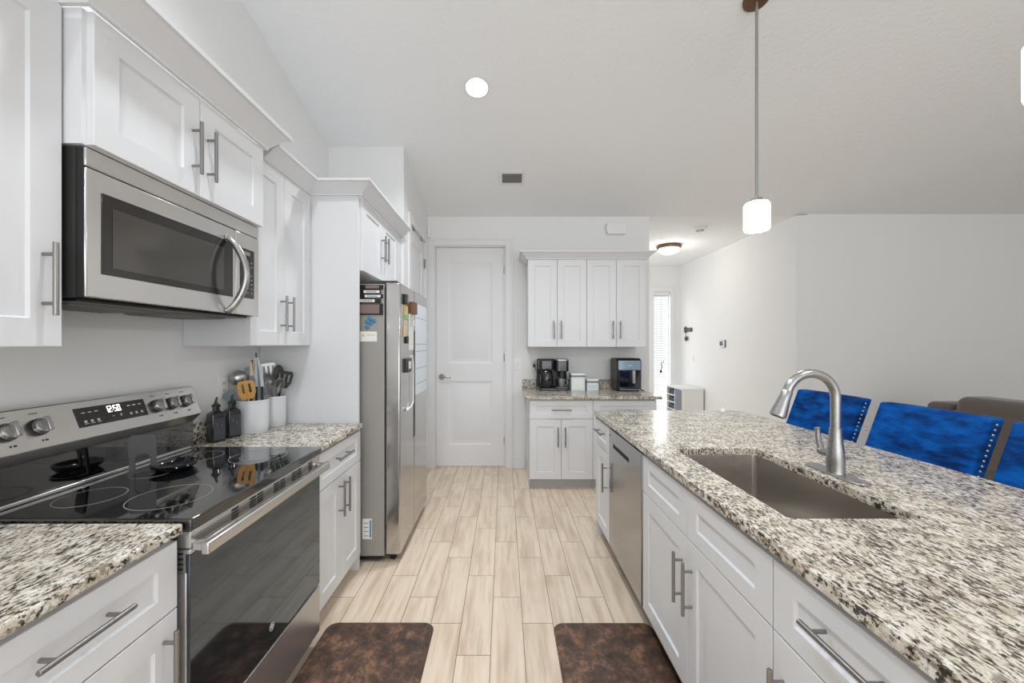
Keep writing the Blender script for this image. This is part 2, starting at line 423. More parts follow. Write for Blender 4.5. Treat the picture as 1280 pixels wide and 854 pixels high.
h.cyl((hx, hy, hz), (hx, hy - .012, hz), .032); h.cyl((hx, hy - .012, hz), (hx, hy - .05, hz), .011, 14)
h.tube([(hx, hy - .05, hz), (hx + .03, hy - .055, hz + .004), (hx + .075, hy - .052, hz + .002), (hx + .115, hy - .048, hz - .006)], [.012, .011, .009, .007], 12)
h.build('door_handle', 'nickel', dr)
hg = B()
for z in (.3, 1.25, 2.25): hg.cyl((D1 - .014, hy - .004, z - .045), (D1 - .014, hy - .004, z + .045), .007, 10)
hg.build('hinge', 'nickel', dr)
# pantry door, edge-on beyond the fridge
pc = B()
for ya, sg in ((PD0, -1), (PD1, 1)):
    a, c = sorted((ya, ya + sg * .083)); pc.box(XP, XP + .018, a, c, 0, DZ + .083)
pc.box(XP, XP + .018, PD0, PD1, DZ, DZ + .083)
struct(pc, 'trim_3', 'trim', 'white casing around the pantry door beyond the fridge', bevel=.003)
pdoor = struct(B().panel((XP - .045, PD0 + .004, .012), (0, 1, 0), (1, 0, 0), PD1 - PD0 - .008, DZ - .016, .035, .11, .14), 'door_2', 'trim', 'white pantry door seen edge-on beyond the fridge')
ph = B()
for z in (2.28,): ph.cyl((XP + .004, PD1 - .004, z - .05), (XP + .004, PD1 - .004, z + .05), .009, 10)
ph.cyl((XP + .004, PD1 - .004, 1.2), (XP + .004, PD1 - .004, 1.3), .009, 10)
ph.build('hinge', 'handle', pdoor)
for k, yy in enumerate((3.74, 4.10)):
    b = B(); b.tube([(XP + .001, yy, DZ - .004), (XP + .004, yy, DZ - .03), (XP + .014, yy, DZ - .036), (XP + .018, yy, DZ - .026)], .004, 8)
    tag(recenter(b.build('door_hook', 'charcoal')), ['small dark hook hanging over the pantry door top, nearer the fridge', 'small dark hook hanging over the pantry door top, nearer the back wall'][k], 'hook', 'over-door hooks')
# baseboards
def baseboard(b, x0, x1, y0, y1): return b.box(x0, x1, y0, y1, 0, .125).box(min(x0, x1) if x1 - x0 > .02 else x0, x1, y0, y1, .125, .135)
struct(B().box(D1 + .083, .24, YB - .016, YB, 0, .135), 'baseboard_back', 'trim', bevel=.004)
struct(B().box(XH - .016, XH, YL + .0, YH - .02, 0, .135), 'baseboard_hall', 'trim', bevel=.004)
struct(B().box(XH + .0, XR, YL - .016, YL, 0, .135), 'baseboard_living', 'trim', bevel=.004)
struct(B().box(XP, XP + .016, YP, PD0 - .083, 0, .135), 'baseboard_pantry', 'trim', bevel=.004)

# ------------------------------------------------------------------ cabinets
AY, NX, NXm, AX, NYm = (0, 1, 0), (1, 0, 0), (-1, 0, 0), (1, 0, 0), (0, -1, 0)
def pull(parent, c, along, N, length=0.19, r=0.0062, so=0.034, cc=0.128):
    c, a, N = Vector(c), Vector(along), Vector(N); b = B()
    b.cyl(c + N * so - a * length / 2, c + N * so + a * length / 2, r, 14)
    for s_ in (-1, 1): b.cyl(c + a * s_ * cc / 2, c + a * s_ * cc / 2 + N * so, r * .78, 10)
    return b.build('handle', 'handle', parent, bevel=.0012)
def front(parent, name, plane, A, N, a0, a1, z0, z1, handle=None, t=0.02, stile=0.068, rail=None):
    """plane: coordinate of the carcass front along N's axis; A axis coordinates a0..a1"""
    N_ = Vector(N); A_ = Vector(A)
    O = N_ * (plane * (N_.x + N_.y)) + A_ * a0 + Vector((0, 0, z0))
    o = B().panel(O, A, N, a1 - a0, z1 - z0, t, stile, rail if rail is not None else stile).build(name, 'white', parent, angle=20)
    if handle:
        kind, av, zv = handle
        c = N_ * (plane * (N_.x + N_.y) + t) + A_ * av + Vector((0, 0, zv))
        pull(o, c, (0, 0, 1) if kind == 'v' else A, N)
    return o
CROWN = [(0, 0), (.012, 0), (.014, .008), (.030, .022), (.058, .050), (.072, .060), (.084, .062), (.086, .075), (0, .075)]
CROWN_TALL = [(o * 1.04, u * 1.28) for o, u in CROWN]
UB, UT = 1.392, 2.318          # wall cabinets bottom and top
XB = WL + .002

def base_left(y0, y1, label, layout, end_panel=False):
    f = -0.905
    t = thing('base_cabinet', (-1.2, (y0 + y1) / 2, 0), label, 'cabinet', 'base cabinets beside the range')
    b = B().box(XB, f, y0 + .001, y1 - .001, .11, .882)
    b.build('body', 'white', t)
    B().box(XB, f - .055, y0 + .012, y1 - .012, 0, .11).build('toe_kick', 'toe', t)
    g = .0015
    d = front(t, 'drawer', f, AY, NX, y0 + g, y1 - g, .69, .868, ('h', (y0 + y1) / 2, .797), stile=.06, rail=.05)
    if layout == 'one': front(t, 'door', f, AY, NX, y0 + g, y1 - g, .112, .686, ('v', y1 - .045, .56))
    else:
        m = (y0 + y1) / 2
        front(t, 'door', f, AY, NX, y0 + g, m - g, .112, .686, ('v', m - .035, .575))
        front(t, 'door', f, AY, NX, m + g, y1 - g, .112, .686, ('v', m + .035, .575))
    return t
base_left(.56, 1.068, 'white base cabinet left of the range, drawer over one door', 'one')
base_left(-.1, .558, 'white base cabinet farther left of the range toward the camera', 'two')
base_left(1.852, 2.428, 'white base cabinet between range and fridge, drawer over two doors', 'two')

def counter_left(y0, y1, label):
    b = B().box(WL, -.872, y0, y1, .884, .914)
    o = tag(recenter(b.build('countertop', 'granite', bevel=.007, seg=3)), label, 'countertop', 'granite countertops on the left')
    return o
counter_left(-.5, 1.072, 'speckled granite countertop left of the range')
c2 = counter_left(1.850, 2.436, 'speckled granite countertop between range and fridge, with the utensil crocks')
B().box(WL, WL + .02, 1.872, 2.436, .914, 1.016).build('backsplash', 'granite', c2, bevel=.003)

def upper_left(y0, y1, label, splits, hs, f=-1.215, z0=UB, z1=UT, crown=None, m=None, cat='cabinet'):
    t = thing('upper_cabinet', (-1.36, (y0 + y1) / 2, z0), label, 'cabinet', 'white wall cabinets on the left')
    B().box(XB, f, y0 + .001, y1 - .001, z0, z1).build('body', 'white', t, bevel=.001)
    for (a, c), hd in zip(splits, hs):
        front(t, 'door', f, AY, NX, a + .0015, c - .0015, z0 + .002, z1 - .002, hd, stile=.072)
    if crown: B().sweep(crown, CROWN if f < -1.2 else CROWN_TALL, **(m or {})).build('crown_moulding', 'white', t, angle=25)
    return t
upper_left(.60, 1.066, 'white wall cabinet left of the microwave, one tall door', [(.60, 1.066)], [('v', 1.02, 1.57)], crown=[(-1.197, .60, UT), (-1.197, .976, UT)])
upper_left(.0, .599, 'white wall cabinet left of the range, second from the microwave', [(.0, .3), (.3, .599)], [('v', .27, 1.57), ('v', .33, 1.57)], crown=[(-1.197, 0, UT), (-1.197, .599, UT)])
upper_left(1.07, 1.850, 'short white two-door wall cabinet above the microwave', [(1.083, 1.464), (1.464, 1.850)], [('v', 1.428, 2.112), ('v', 1.500, 2.112)], f=-1.15, z0=1.948,
           crown=[(-1.30, 1.069, UT), (-1.128, 1.069, UT), (-1.128, 1.851, UT), (-1.30, 1.851, UT)])
upper_left(1.854, 2.430, 'tall white two-door wall cabinet between microwave and fridge', [(1.854, 2.142), (2.142, 2.430)], [('v', 2.107, 1.565), ('v', 2.177, 1.565)],
           crown=[(-1.197, 1.945, UT), (-1.197, 2.432, UT)], m={'m1': (0, -1)})
# fridge surround: tall side panel and cabinet above
t = thing('fridge_cabinet', (-1.2, 2.9, 0), 'white tall panel and two-door cabinet above the fridge', 'cabinet')
B().box(XB, -.90, 2.438, 2.456, 0, UT).build('side_panel', 'white', t, bevel=.001)
B().box(XB, -.905, 2.458, YP - .002, 1.86, UT).build('body', 'white', t)
for a, c, hy_ in ((2.462, 2.875, 2.838), (2.875, 3.292, 2.912)):
    front(t, 'door', -.905, AY, NX, a + .0015, c - .0015, 1.862, UT - .002, ('v', hy_, 2.085), stile=.072)
B().box(-.905, -.887, 3.295, YP - .002, 1.86, UT).build('filler', 'white', t)
B().sweep([(-1.197, 2.432, UT), (-.884, 2.432, UT), (-.884, YP - .004, UT)], CROWN, m0=(1, 0)).build('crown_moulding', 'white', t, angle=25)

# ------------------------------------------------------------------ range
RY0, RY1 = 1.078, 1.844; RC = (RY0 + RY1) / 2
rg = thing('range', (-1.18, RC, 0), 'stainless electric range with black glass cooktop and oven door', 'range')
bb = B(); bb.box(-1.50, -.90, RY0, RY1, .05, .905)
for x in (-1.44, -.95):
    for y in (RY0 + .04, RY1 - .04): bb.cyl((x, y, 0), (x, y, .05), .018, 12)
bb.build('body', 'black', rg)
ct = B().box(-1.452, -.856, RY0 - .001, RY1 + .001, .886, .921).build('cooktop', 'glass_black', rg, bevel=.005, seg=3)
rb = B()
for x, y, r in ((-1.295, 1.235, .085), (-1.05, 1.24, .108), (-1.31, 1.462, .062), (-1.295, 1.69, .078), (-1.05, 1.685, .108), (-1.05, 1.685, .07)):
    n = 56; rings = []
    for rr, zz in ((r - .0022, .9212), (r - .0022, .9216), (r, .9216), (r, .9212)):
        rings.append([(x + rr * math.cos(2 * PI * k / n), y + rr * math.sin(2 * PI * k / n), zz) for k in range(n)])
    rings.append(rings[0]); rb.loft(rings, False)
rb.build('burner_rings', 'ring', ct)
B().box(-1.452, -1.440, RY0 + .03, RY1 - .03, .921, .934).build('cooktop_rail', 'steel_h', rg, bevel=.003)
# backguard
B().box(-1.50, -1.453, RY0 + .004, RY1 - .004, .921, 1.04).build('backguard_glass', 'glass_black', rg)
P0, P1 = Vector((-1.4625, 0, 1.205)), Vector((-1.414, 0, 1.080))     # slanted control face
bg = B().prism([(-1.50, 1.03), (-1.466, 1.03), (P1.x, P1.z), (P0.x, P0.z), (-1.50, 1.205)], 'y', RY0, RY1).build('backguard', 'steel_h', rg, bevel=.004)
fn = Vector((P0.z - P1.z, 0, P1.x - P0.x)).normalized(); fu = (P0 - P1).normalized()
def bgp(y, u, d): return P1 + fu * u + fn * d + Vector((0, y, 0))
def bgbox(b, y0, y1, u0, u1, d0, d1):
    v = [b.bm.verts.new(bgp(y, u, d)) for y in (y0, y1) for u in (u0, u1) for d in (d0, d1)]
    for f in ((0, 1, 3, 2), (4, 6, 7, 5), (0, 4, 5, 1), (2, 3, 7, 6), (0, 2, 6, 4), (1, 5, 7, 3)): b.face([v[i] for i in f])
dsp = bgbox_ = B(); bgbox(dsp, 1.325, 1.582, .040, .108, 0, .0015); dsp = dsp.build('display', 'mw_black', bg)
SEG = {'1': 'bc', '2': 'abged', '5': 'afgcd', '0': 'abcdef'}
dg = B(); cw, chh, th = .0105, .024, .0026
for i, chx in enumerate(('1', '2', ':', '5', '0')):
    y = 1.425 + (0, .013, .0268, .0315, .0455)[i]; u = .077
    if chx == ':':
        for q in (.006, .016): bgbox(dg, y, y + .0024, u + q, u + q + .0026, .0015, .0022)
        continue
    S = {'a': (0, cw, chh - th, chh), 'd': (0, cw, 0, th), 'g': (0, cw, chh / 2 - th / 2, chh / 2 + th / 2), 'f': (0, th, chh / 2, chh), 'e': (0, th, 0, chh / 2), 'b': (cw - th, cw, chh / 2, chh), 'c': (cw - th, cw, 0, chh / 2)}
    for q in SEG[chx]: a, c, d, e = S[q]; bgbox(dg, y + a, y + c, u + d, u + e, .0015, .0022)
dg.build('clock_digits', 'digits', dsp)
mk = B()
for y in (1.345, 1.366, 1.388): bgbox(mk, y, y + .012, .088, .091, .0015, .002); bgbox(mk, y, y + .009, .054, .062, .0015, .002); bgbox(mk, y - .001, y + .013, .049, .051, .0015, .002)
for y in (1.508, 1.530, 1.553): bgbox(mk, y, y + .012, .088, .092, .0015, .002); bgbox(mk, y + .002, y + .010, .054, .063, .0015, .002)
bgbox(mk, 1.442, 1.451, .060, .062, .0015, .002); bgbox(mk, 1.470, 1.481, .060, .062, .0015, .002); bgbox(mk, 1.4745, 1.4765, .0555, .0665, .0015, .002)
mk.build('control_lettering', 'print', dsp)
for y in (1.135, 1.215, 1.628, 1.70, 1.773):
    mk = B(); bgbox(mk, y - .012, y + .012, .112, .1145, 0, .0006); bgbox(mk, y - .002, y + .003, .022, .028, 0, .0006); bgbox(mk, y + .007, y + .015, .022, .028, 0, .0006)
    mk.build('knob_lettering', 'print_dark', bg)
for y in (1.135, 1.215, 1.628, 1.70, 1.773):
    b = B(); n = 28; u = .068
    rings = [[bgp(y + r * math.cos(2 * PI * k / n), u + r * math.sin(2 * PI * k / n), d) for k in range(n)] for r, d in ((.027, 0), (.0265, .010))]
    b.loft(rings); kb = b.build('knob', 'charcoal', bg)
    b = B(); r2 = .0235
    rings = [[bgp(y + r * math.cos(2 * PI * k / n), u + r * math.sin(2 * PI * k / n), d) for k in range(n)] for r, d in ((.0245, .010), (.0235, .022), (.020, .025))]
    b.loft(rings)
    bgbox(b, y - .0055, y + .0055, u - .0225, u + .0225, .024, .042)
    b.build('knob_cap', 'nickel', kb, bevel=.002)
# control strip with vent slots, oven door, drawer
st = B().box(-.90, -.862, RY0 + .004, RY1 - .004, .838, .884).build('vent_strip', 'steel_h', rg, bevel=.001)
for yc in (1.245, 1.335, 1.375, 1.475, 1.515, 1.60, 1.64, 1.735):
    sl = B()
    for z in (.842, .8515, .861, .8705): sl.box(-.8625, -.8612, yc, yc + .033, z, z + .0055)
    sl.build('vent_grille', 'dark', st)
od = B().box(-.899, -.872, RY0 + .002, RY1 - .002, .282, .836).build('oven_door', 'steel_h', rg, bevel=.002)
B().box(-.872, -.862, RY0 + .002, RY1 - .002, .284, .822).build('door_glass', 'oven_glass', od, bevel=.002)
B().box(-.872, -.860, RY0 + .002, RY1 - .002, .822, .836).build('door_top_trim', 'steel_h', od, bevel=.002)
sl = B()
for z in (.780, .794, .808, .822): sl.box(-.893, -.879, RY0 - .0002, RY0 + .0035, z, z + .0055)
B().box(-.899, -.872, RY0 - .0001, RY0 + .003, .772, .836).build('door_end_cap', 'nickel', od)
sl.build('end_vent_grille', 'dark', od)
hb = B(); hb.box(-.834, -.811, RY0 + .003, RY1 - .004, .820, .855)
for y in (RY0 + .008, RY1 - .038): hb.box(-.862, -.83, y, y + .028, .828, .851)
hb.build('door_handle', 'steel_h', od, bevel=.005, seg=3)
eb = B(); yl, zl, xl = RC, .352, -.862; n = 32
rings = [[(x, yl + r * math.cos(2 * PI * k / n), zl + r * math.sin(2 * PI * k / n)) for k in range(n)] for r, x in ((.0145, xl), (.0145, xl + .001), (.0125, xl + .001), (.0125, xl))]
rings.append(rings[0]); eb.loft(rings, False)
for sgn in (-1, 1):        # entwined letter strokes of the round emblem
    eb.tube([(xl + .001, yl + sgn * .006 * math.cos(a) + sgn * .001, zl + .008 * math.sin(a)) for a in [i * PI / 6 for i in range(11)]], .0011, 6)
eb.tube([(xl + .001, yl - .006, zl - .004), (xl + .001, yl, zl), (xl + .001, yl + .006, zl + .004)], .0011, 6)
eb.build('emblem', 'print', od)
B().box(-.899, -.862, RY0 + .002, RY1 - .002, .062, .274).build('storage_drawer', 'steel', rg, bevel=.003)

# ------------------------------------------------------------------ over-the-range microwave
MY0, MY1, MZ0, MZ1, MX = 1.080, 1.842, 1.530, 1.944, -1.148
mw = thing('microwave', (-1.33, (MY0 + MY1) / 2, MZ0), 'stainless over-the-range microwave with curved handle', 'microwave')
B().box(XB, -1.176, MY0, MY1, MZ0, MZ1).build('case', 'charcoal', mw)
B().box(-1.48, -1.19, MY0 + .02, MY1 - .02, MZ0 - .010, MZ0).build('underside', 'black', mw, bevel=.003)
gf = B()
for a in (MY0 + .06, MY0 + .42):
    gf.box(-1.45, -1.26, a, a + .28, MZ0 - .016, MZ0 - .010)
    for k in range(12): gf.box(-1.445, -1.265, a + .01 + k * .0225, a + .016 + k * .0225, MZ0 - .019, MZ0 - .016)
gf.build('grease_filter', 'vent_slat', mw)
B().box(-1.176, MX - .006, MY0 + .001, MY1 - .001, MZ0 + .002, MZ1 - .001).build('front_core', 'black', mw)
B().box(-1.156, MX, MY0, MY1, 1.892, MZ1).build('top_vent_trim', 'steel_h', mw, bevel=.003)
md = B().box(-1.156, MX, MY0, 1.684, MZ0, 1.889).build('door', 'steel_h', mw, bevel=.004)
cp = B().box(-1.156, MX, 1.687, MY1, MZ0, 1.889).build('control_panel', 'steel_h', mw, bevel=.003)
B().box(MX, MX + .002, 1.122, 1.665, 1.600, 1.832).build('window_border', 'mw_black', md, bevel=.002)
B().box(MX + .002, MX + .003, 1.152, 1.610, 1.622, 1.796).build('window', 'mw_glass', md)
hp = [(MX + .002, 1.628, 1.840)] + [(MX + .012 + .062 * math.sin(PI * k / 12) ** .8, 1.628 + .012 * math.sin(PI * k / 12), 1.84 - .30 * k / 12) for k in range(13)] + [(MX + .002, 1.628, 1.540)]
B().tube(hp, .0135, 14).build('handle', 'nickel', md)
B().box(MX, MX + .002, 1.712, 1.806, 1.606, 1.824).build('keypad', 'mw_black', cp, bevel=.002)
kp = B()
kp.box(MX + .002, MX + .0025, 1.728, 1.776, 1.796, 1.812)
for r in range(8):
    for q in range(3):
        if r == 5 and q == 2: continue
        kp.box(MX + .002, MX + .0025, 1.728 + q * .026, 1.741 + q * .026, 1.628 + r * .0195, 1.633 + r * .0195)
kp.build('key_lettering', 'vent_slat', cp)

# ------------------------------------------------------------------ refrigerator
FY0, FY1, FG = 2.512, 3.375, 2.90
fr = thing('refrigerator', (-1.05, (FY0 + FY1) / 2, 0), 'tall stainless side-by-side refrigerator', 'refrigerator')
B().box(-1.48, -.765, FY0 + .004, FY1, .045, 1.785).build('body', 'fridge_side', fr, bevel=.004)
B().box(-1.44, -.79, FY0 + .02, FY1 - .02, .018, .045).build('base_grille', 'black', fr)
for y in (FY0 + .07, FY1 - .07):
    b = B(); b.cyl((-.72, y - .02, .022), (-.72, y + .02, .022), .022, 18); b.box(-.77, -.70, y - .028, y + .028, .030, .050); b.build('caster', 'black', fr)
for y0, y1 in ((FY0, FG - .003), (FG + .003, FY1)):
    d = B().box(-.757, -.662, y0, y1, .055, 1.795).build('door', 'fridge', fr, bevel=.010, seg=3)
    yy = y1 - .022 if y0 == FY0 else y0 + .006
    B().box(-.662, -.6605, yy, yy + .016, .72, 1.50).build('recessed_grip', 'charcoal', d)
for y in (FY0 + .03, FY1 - .13):
    B().box(-.86, -.69, y, y + .09, 1.785, 1.812).build('hinge_cover', 'charcoal', fr, bevel=.006)

# on the fridge: magnets and papers
def side_item(name, mat, x0, x1, z0, z1, t, label, cat, group=None, bevel=.002):
    o = tag(recenter(B().box(x0, x1, FY0 + .0035 - t, FY0 + .0035, z0, z1).build(name, mat, bevel=bevel)), label, cat, group); return o
for k, (za, zb, xa, xb, lx0, lx1, lm, lab) in enumerate((
        (1.751, 1.779, -.945, -.770, -.88, -.795, 'taupe_plate', 'black magnetic strip with grey panel, topmost on the fridge side'),
        (1.722, 1.747, -.945, -.785, -.892, -.792, 'paper', 'black magnetic strip with white panel, second from top on the fridge side'),
        (1.694, 1.719, -.945, -.772, -.885, -.785, 'paper', 'black magnetic strip with white panel, third from top on the fridge side'),
        (1.664, 1.690, -.945, -.785, -.918, -.822, 'paper', 'black magnetic strip with white panel, lowest, above the taupe magnet'))):
    o = side_item('magnet_strip', 'black', xa, xb, za, zb, .012, lab, 'magnet', 'magnetic strips on the fridge side')
    B().box(lx0, lx1, FY0 - .0105, FY0 - .0085, za + .005, zb - .005).build('strip_panel', lm, o)
    if lm == 'paper':
        b = B()
        for q in range(7): b.box(lx0 + .016 + q * .0095, lx0 + .022 + q * .0095, FY0 - .011, FY0 - .0105, za + .009, zb - .009)
        b.build('panel_marks', 'print_dark', o)
o = side_item('photo_magnet', 'black', -.945, -.772, 1.588, 1.660, .012, 'wide taupe textured magnet with black frame on the fridge side', 'magnet')
B().box(-.94, -.792, FY0 - .0105, FY0 - .0085, 1.596, 1.654).build('panel', 'taupe_plate', o)
b = B()
for x, z in ((-.858, 1.565), (-.872, 1.544), (-.83, 1.55), (-.872, 1.51), (-.85, 1.535)): b.ellipsoid((x, FY0 - .0005, z), (.015, .004, .014), 12, 8)
b.box(-.872, -.84, FY0 + .001, FY0 + .0035, 1.53, 1.555)
o = tag(recenter(b.build('butterfly_magnet', 'blue_magnet')), 'small blue clustered magnet on the fridge side above the white card', 'magnet')
o = side_item('appointment_card', 'paper', -.921, -.812, 1.418, 1.482, .002, 'small white card stuck on the fridge side', 'card', bevel=0)
b = B(); b.ellipsoid((-.897, FY0 + .001, 1.458), (.009, .002, .009), 10, 6)
for q in range(6): b.box(-.880 + q * .0095, -.874 + q * .0095, FY0 + .0010, FY0 + .0017, 1.456, 1.464)
b.build('card_print', 'yellow', o)
o = side_item('rating_sticker', 'paper', -.905, -.845, .155, .285, .0015, 'white and blue sticker low on the fridge side', 'sticker', bevel=0)
b = B(); b.box(-.858, -.848, FY0 + .0013, FY0 + .002, .165, .275); b.build('blue_band', 'blue_magnet', o)
b = B()
for q in range(4): b.box(-.895, -.865, FY0 + .0013, FY0 + .002, .175 + q * .027, .178 + q * .027)
b.build('print_lines', 'print_dark', o)
XF = -.6615
def door_item(name, mat, y0, y1, z0, z1, t, label, cat, group=None, bevel=.001):
    return tag(recenter(B().box(XF, XF + t, y0, y1, z0, z1).build(name, mat, bevel=bevel)), label, cat, group)
o = door_item('clip_magnet', 'charcoal', 2.60, 2.655, 1.665, 1.735, .018, 'dark clip magnet at the top of the left fridge door', 'magnet', bevel=.006)
B().box(XF + .018, XF + .022, 2.612, 2.643, 1.675, 1.71).build('clip_lever', 'vent_slat', o)
door_item('sticky_note', 'yellow', 2.60, 2.70, 1.60, 1.66, .002, 'yellow note below the clip on the left fridge door', 'note', 'notes on the fridge door')
door_item('sticky_note', 'green', 2.60, 2.72, 1.565, 1.595, .002, 'green strip note on the left fridge door', 'note', 'notes on the fridge door')
door_item('sticky_note', 'cream', 2.60, 2.68, 1.46, 1.56, .002, 'cream note below the green note on the left fridge door', 'note', 'notes on the fridge door')
o = door_item('bottle_opener_magnet', 'cream', 2.587, 2.60, 1.45, 1.52, .012, 'slim tan and dark magnet hanging on the left fridge door', 'magnet')
door_item('wood_magnet_block', 'brown_plate', 2.765, 2.872, 1.615, 1.700, .03, 'brown wooden block magnet on the left fridge door holding the white sheet', 'magnet', bevel=.003)
o = door_item('paper_sheet', 'paper', 2.735, 2.872, 1.36, 1.614, .0015, 'white paper sheet hanging under the brown block magnet', 'paper', bevel=0)
b = B()
for q in range(6): b.box(XF + .0015, XF + .002, 2.75, 2.855, 1.40 + q * .034, 1.402 + q * .034)
b.build('print_lines', 'print', o)
o = door_item('key_magnet', 'charcoal', 2.645, 2.685, 1.405, 1.455, .014, 'small dark round magnet below the notes on the fridge door', 'magnet', bevel=.006)
o = door_item('timer_magnet', 'charcoal', 2.625, 2.735, 1.21, 1.305, .02, 'square dark framed timer magnet at mid height of the left fridge door', 'magnet', bevel=.004)
B().box(XF + .02, XF + .0215, 2.65, 2.71, 1.235, 1.285).build('timer_face', 'white_plastic', o)
b = B(); b.tube([(XF + .006, 2.74, 1.312), (XF + .014, 2.79, 1.318), (XF + .016, 2.80, 1.26), (XF + .016, 2.80, 1.05), (XF + .016, 2.795, .99), (XF + .012, 2.76, .965), (XF + .006, 2.69, .955)], .005, 10)
b.ellipsoid((XF + .012, 2.66, .962), (.012, .035, .014), 12, 8)
tag(recenter(b.build('hanging_cord', 'white_plastic')), 'thin grey cord curving down the left fridge door below the timer', 'cord')
o = door_item('whiteboard_calendar', 'paper_blue', 2.925, 3.345, 1.02, 1.705, .004, 'tall pale whiteboard calendar on the right fridge door', 'calendar')
b = B()
for z in (1.60, 1.345, 1.40, 1.215, 1.10): b.box(XF + .004, XF + .0046, 2.93, 3.34, z, z + .003)
b.build('grid_lines', 'vent_slat', o)

# ------------------------------------------------------------------ things on the left counters and the range
def spoon_rest():
    t = thing('spoon_rest', (-1.30, 1.475, .9216), 'black spoon rest with upright arched holder on the cooktop', 'spoon rest')
    z = .9216
    b = B(); n = 32
    b.lathe([(.0, z + .001), (.055, z + .001), (.068, z + .012), (.074, z + .024), (.071, z + .025), (.064, z + .014), (.052, z + .006), (.0, z + .005)], (-1.268, 1.515), n)
    b.build('dish', 'gloss_navy', t)
    # upright plate with an arch cut out of the foot
    pts = [(-.041, 0), (-.039, .055), (-.041, .10), (-.039, .136), (-.028, .144), (.028, .144), (.039, .136), (.041, .10), (.039, .055), (.041, 0)]
    pts += [(.022, 0), (.022, .052)] + [(.022 * math.cos(a), .052 + .022 * math.sin(a)) for a in [PI * k / 8 for k in range(1, 8)]] + [(-.022, .052), (-.022, 0)]
    b = B(); b.X = Matrix.Translation((-1.345, 1.468, z)) @ Matrix.Rotation(math.radians(26), 4, 'Z') @ Matrix.Rotation(math.radians(6), 4, 'X')
    b.prism(pts, 'y', -.004, .004)
    b.box(-.041, -.022, -.03, .004, 0, .004); b.box(.022, .041, -.03, .004, 0, .004)
    b.build('holder', 'holder_grey', t, bevel=.0015)
    return t
spoon_rest()

def oil_bottle(x, y, rz, label):
    t = thing('oil_bottle', (x, y, .914), label, 'bottle', 'oil bottles by the range')
    b = B(); z = .914
    T = Matrix.Translation((x, y, z)) @ Matrix.Rotation(rz, 4, 'Z')
    b.X = T; hw_ = .031
    rings = []
    for s_, zz in ((.94, 0), (1, .004), (1, .128), (.93, .14), (.6, .150), (.40, .154), (.38, .172), (.50, .173), (.50, .180), (.36, .181)):
        rings.append([(px * s_, py * s_, zz) for px, py in rrect(-hw_, hw_, -hw_, hw_, .006, 3)])
    b.loft(rings); b.build('glass_body', 'bottle', t)
    b = B(); b.X = T
    for s_ in (-1, 1):
        b.box(-hw_ + .007, hw_ - .007, s_ * hw_ - .0006, s_ * hw_ + .0006, .012, .122); b.box(s_ * hw_ - .0006, s_ * hw_ + .0006, -hw_ + .007, hw_ - .007, .012, .122)
    lb = b.build('side_panel', 'bottle_face', t)
    b = B(); b.X = T; n = 20
    for s_ in (-1, 1):
        pts = [(.0105 * math.cos(2 * PI * k / n), .085 + .019 * math.sin(2 * PI * k / n)) for k in range(n + 1)]
        b.tube([(p, s_ * (hw_ + .0008), q) for p, q in pts], .0013, 6, False); b.tube([(s_ * (hw_ + .0008), p, q) for p, q in pts], .0013, 6, False)
    b.build('oval_relief', 'bottle', t)
    b = B(); b.X = T
    b.lathe([(.011, .180), (.018, .182), (.018, .185), (.009, .187), (.008, .197), (.0, .198)], (0, 0), 16)
    b.tube([(0, 0, .196), (.001, 0, .210), (.007, 0, .222)], [.006, .005, .0035], 10)
    b.build('pourer', 'charcoal', t)
    return t
oil_bottle(-1.440, 1.968, math.radians(62), 'dark square oil bottle with pourer, nearer the range')
oil_bottle(-1.428, 2.066, math.radians(60), 'dark square oil bottle with pourer, beside the white crock')

def crock(x, y, r, hgt, label):
    b = B(); z = .914
    b.lathe([(0, z), (r * .93, z), (r * .975, z + .008), (r, z + .05), (r, z + hgt - .012), (r * 1.035, z + hgt - .010), (r * 1.035, z + hgt), (r * .93, z + hgt), (r * .90, z + .05), (r * .86, z + .012), (0, z + .010)], (x, y), 48)
    return tag(recenter(b.build('utensil_crock', 'crock')), label, 'crock', 'utensil crocks')
C1, C2 = (-1.408, 2.205), (-1.378, 2.366)
crock(*C1, .080, .178, 'larger white ceramic utensil crock beside the oil bottles')
crock(*C2, .061, .178, 'smaller white ceramic utensil crock against the tall white panel')

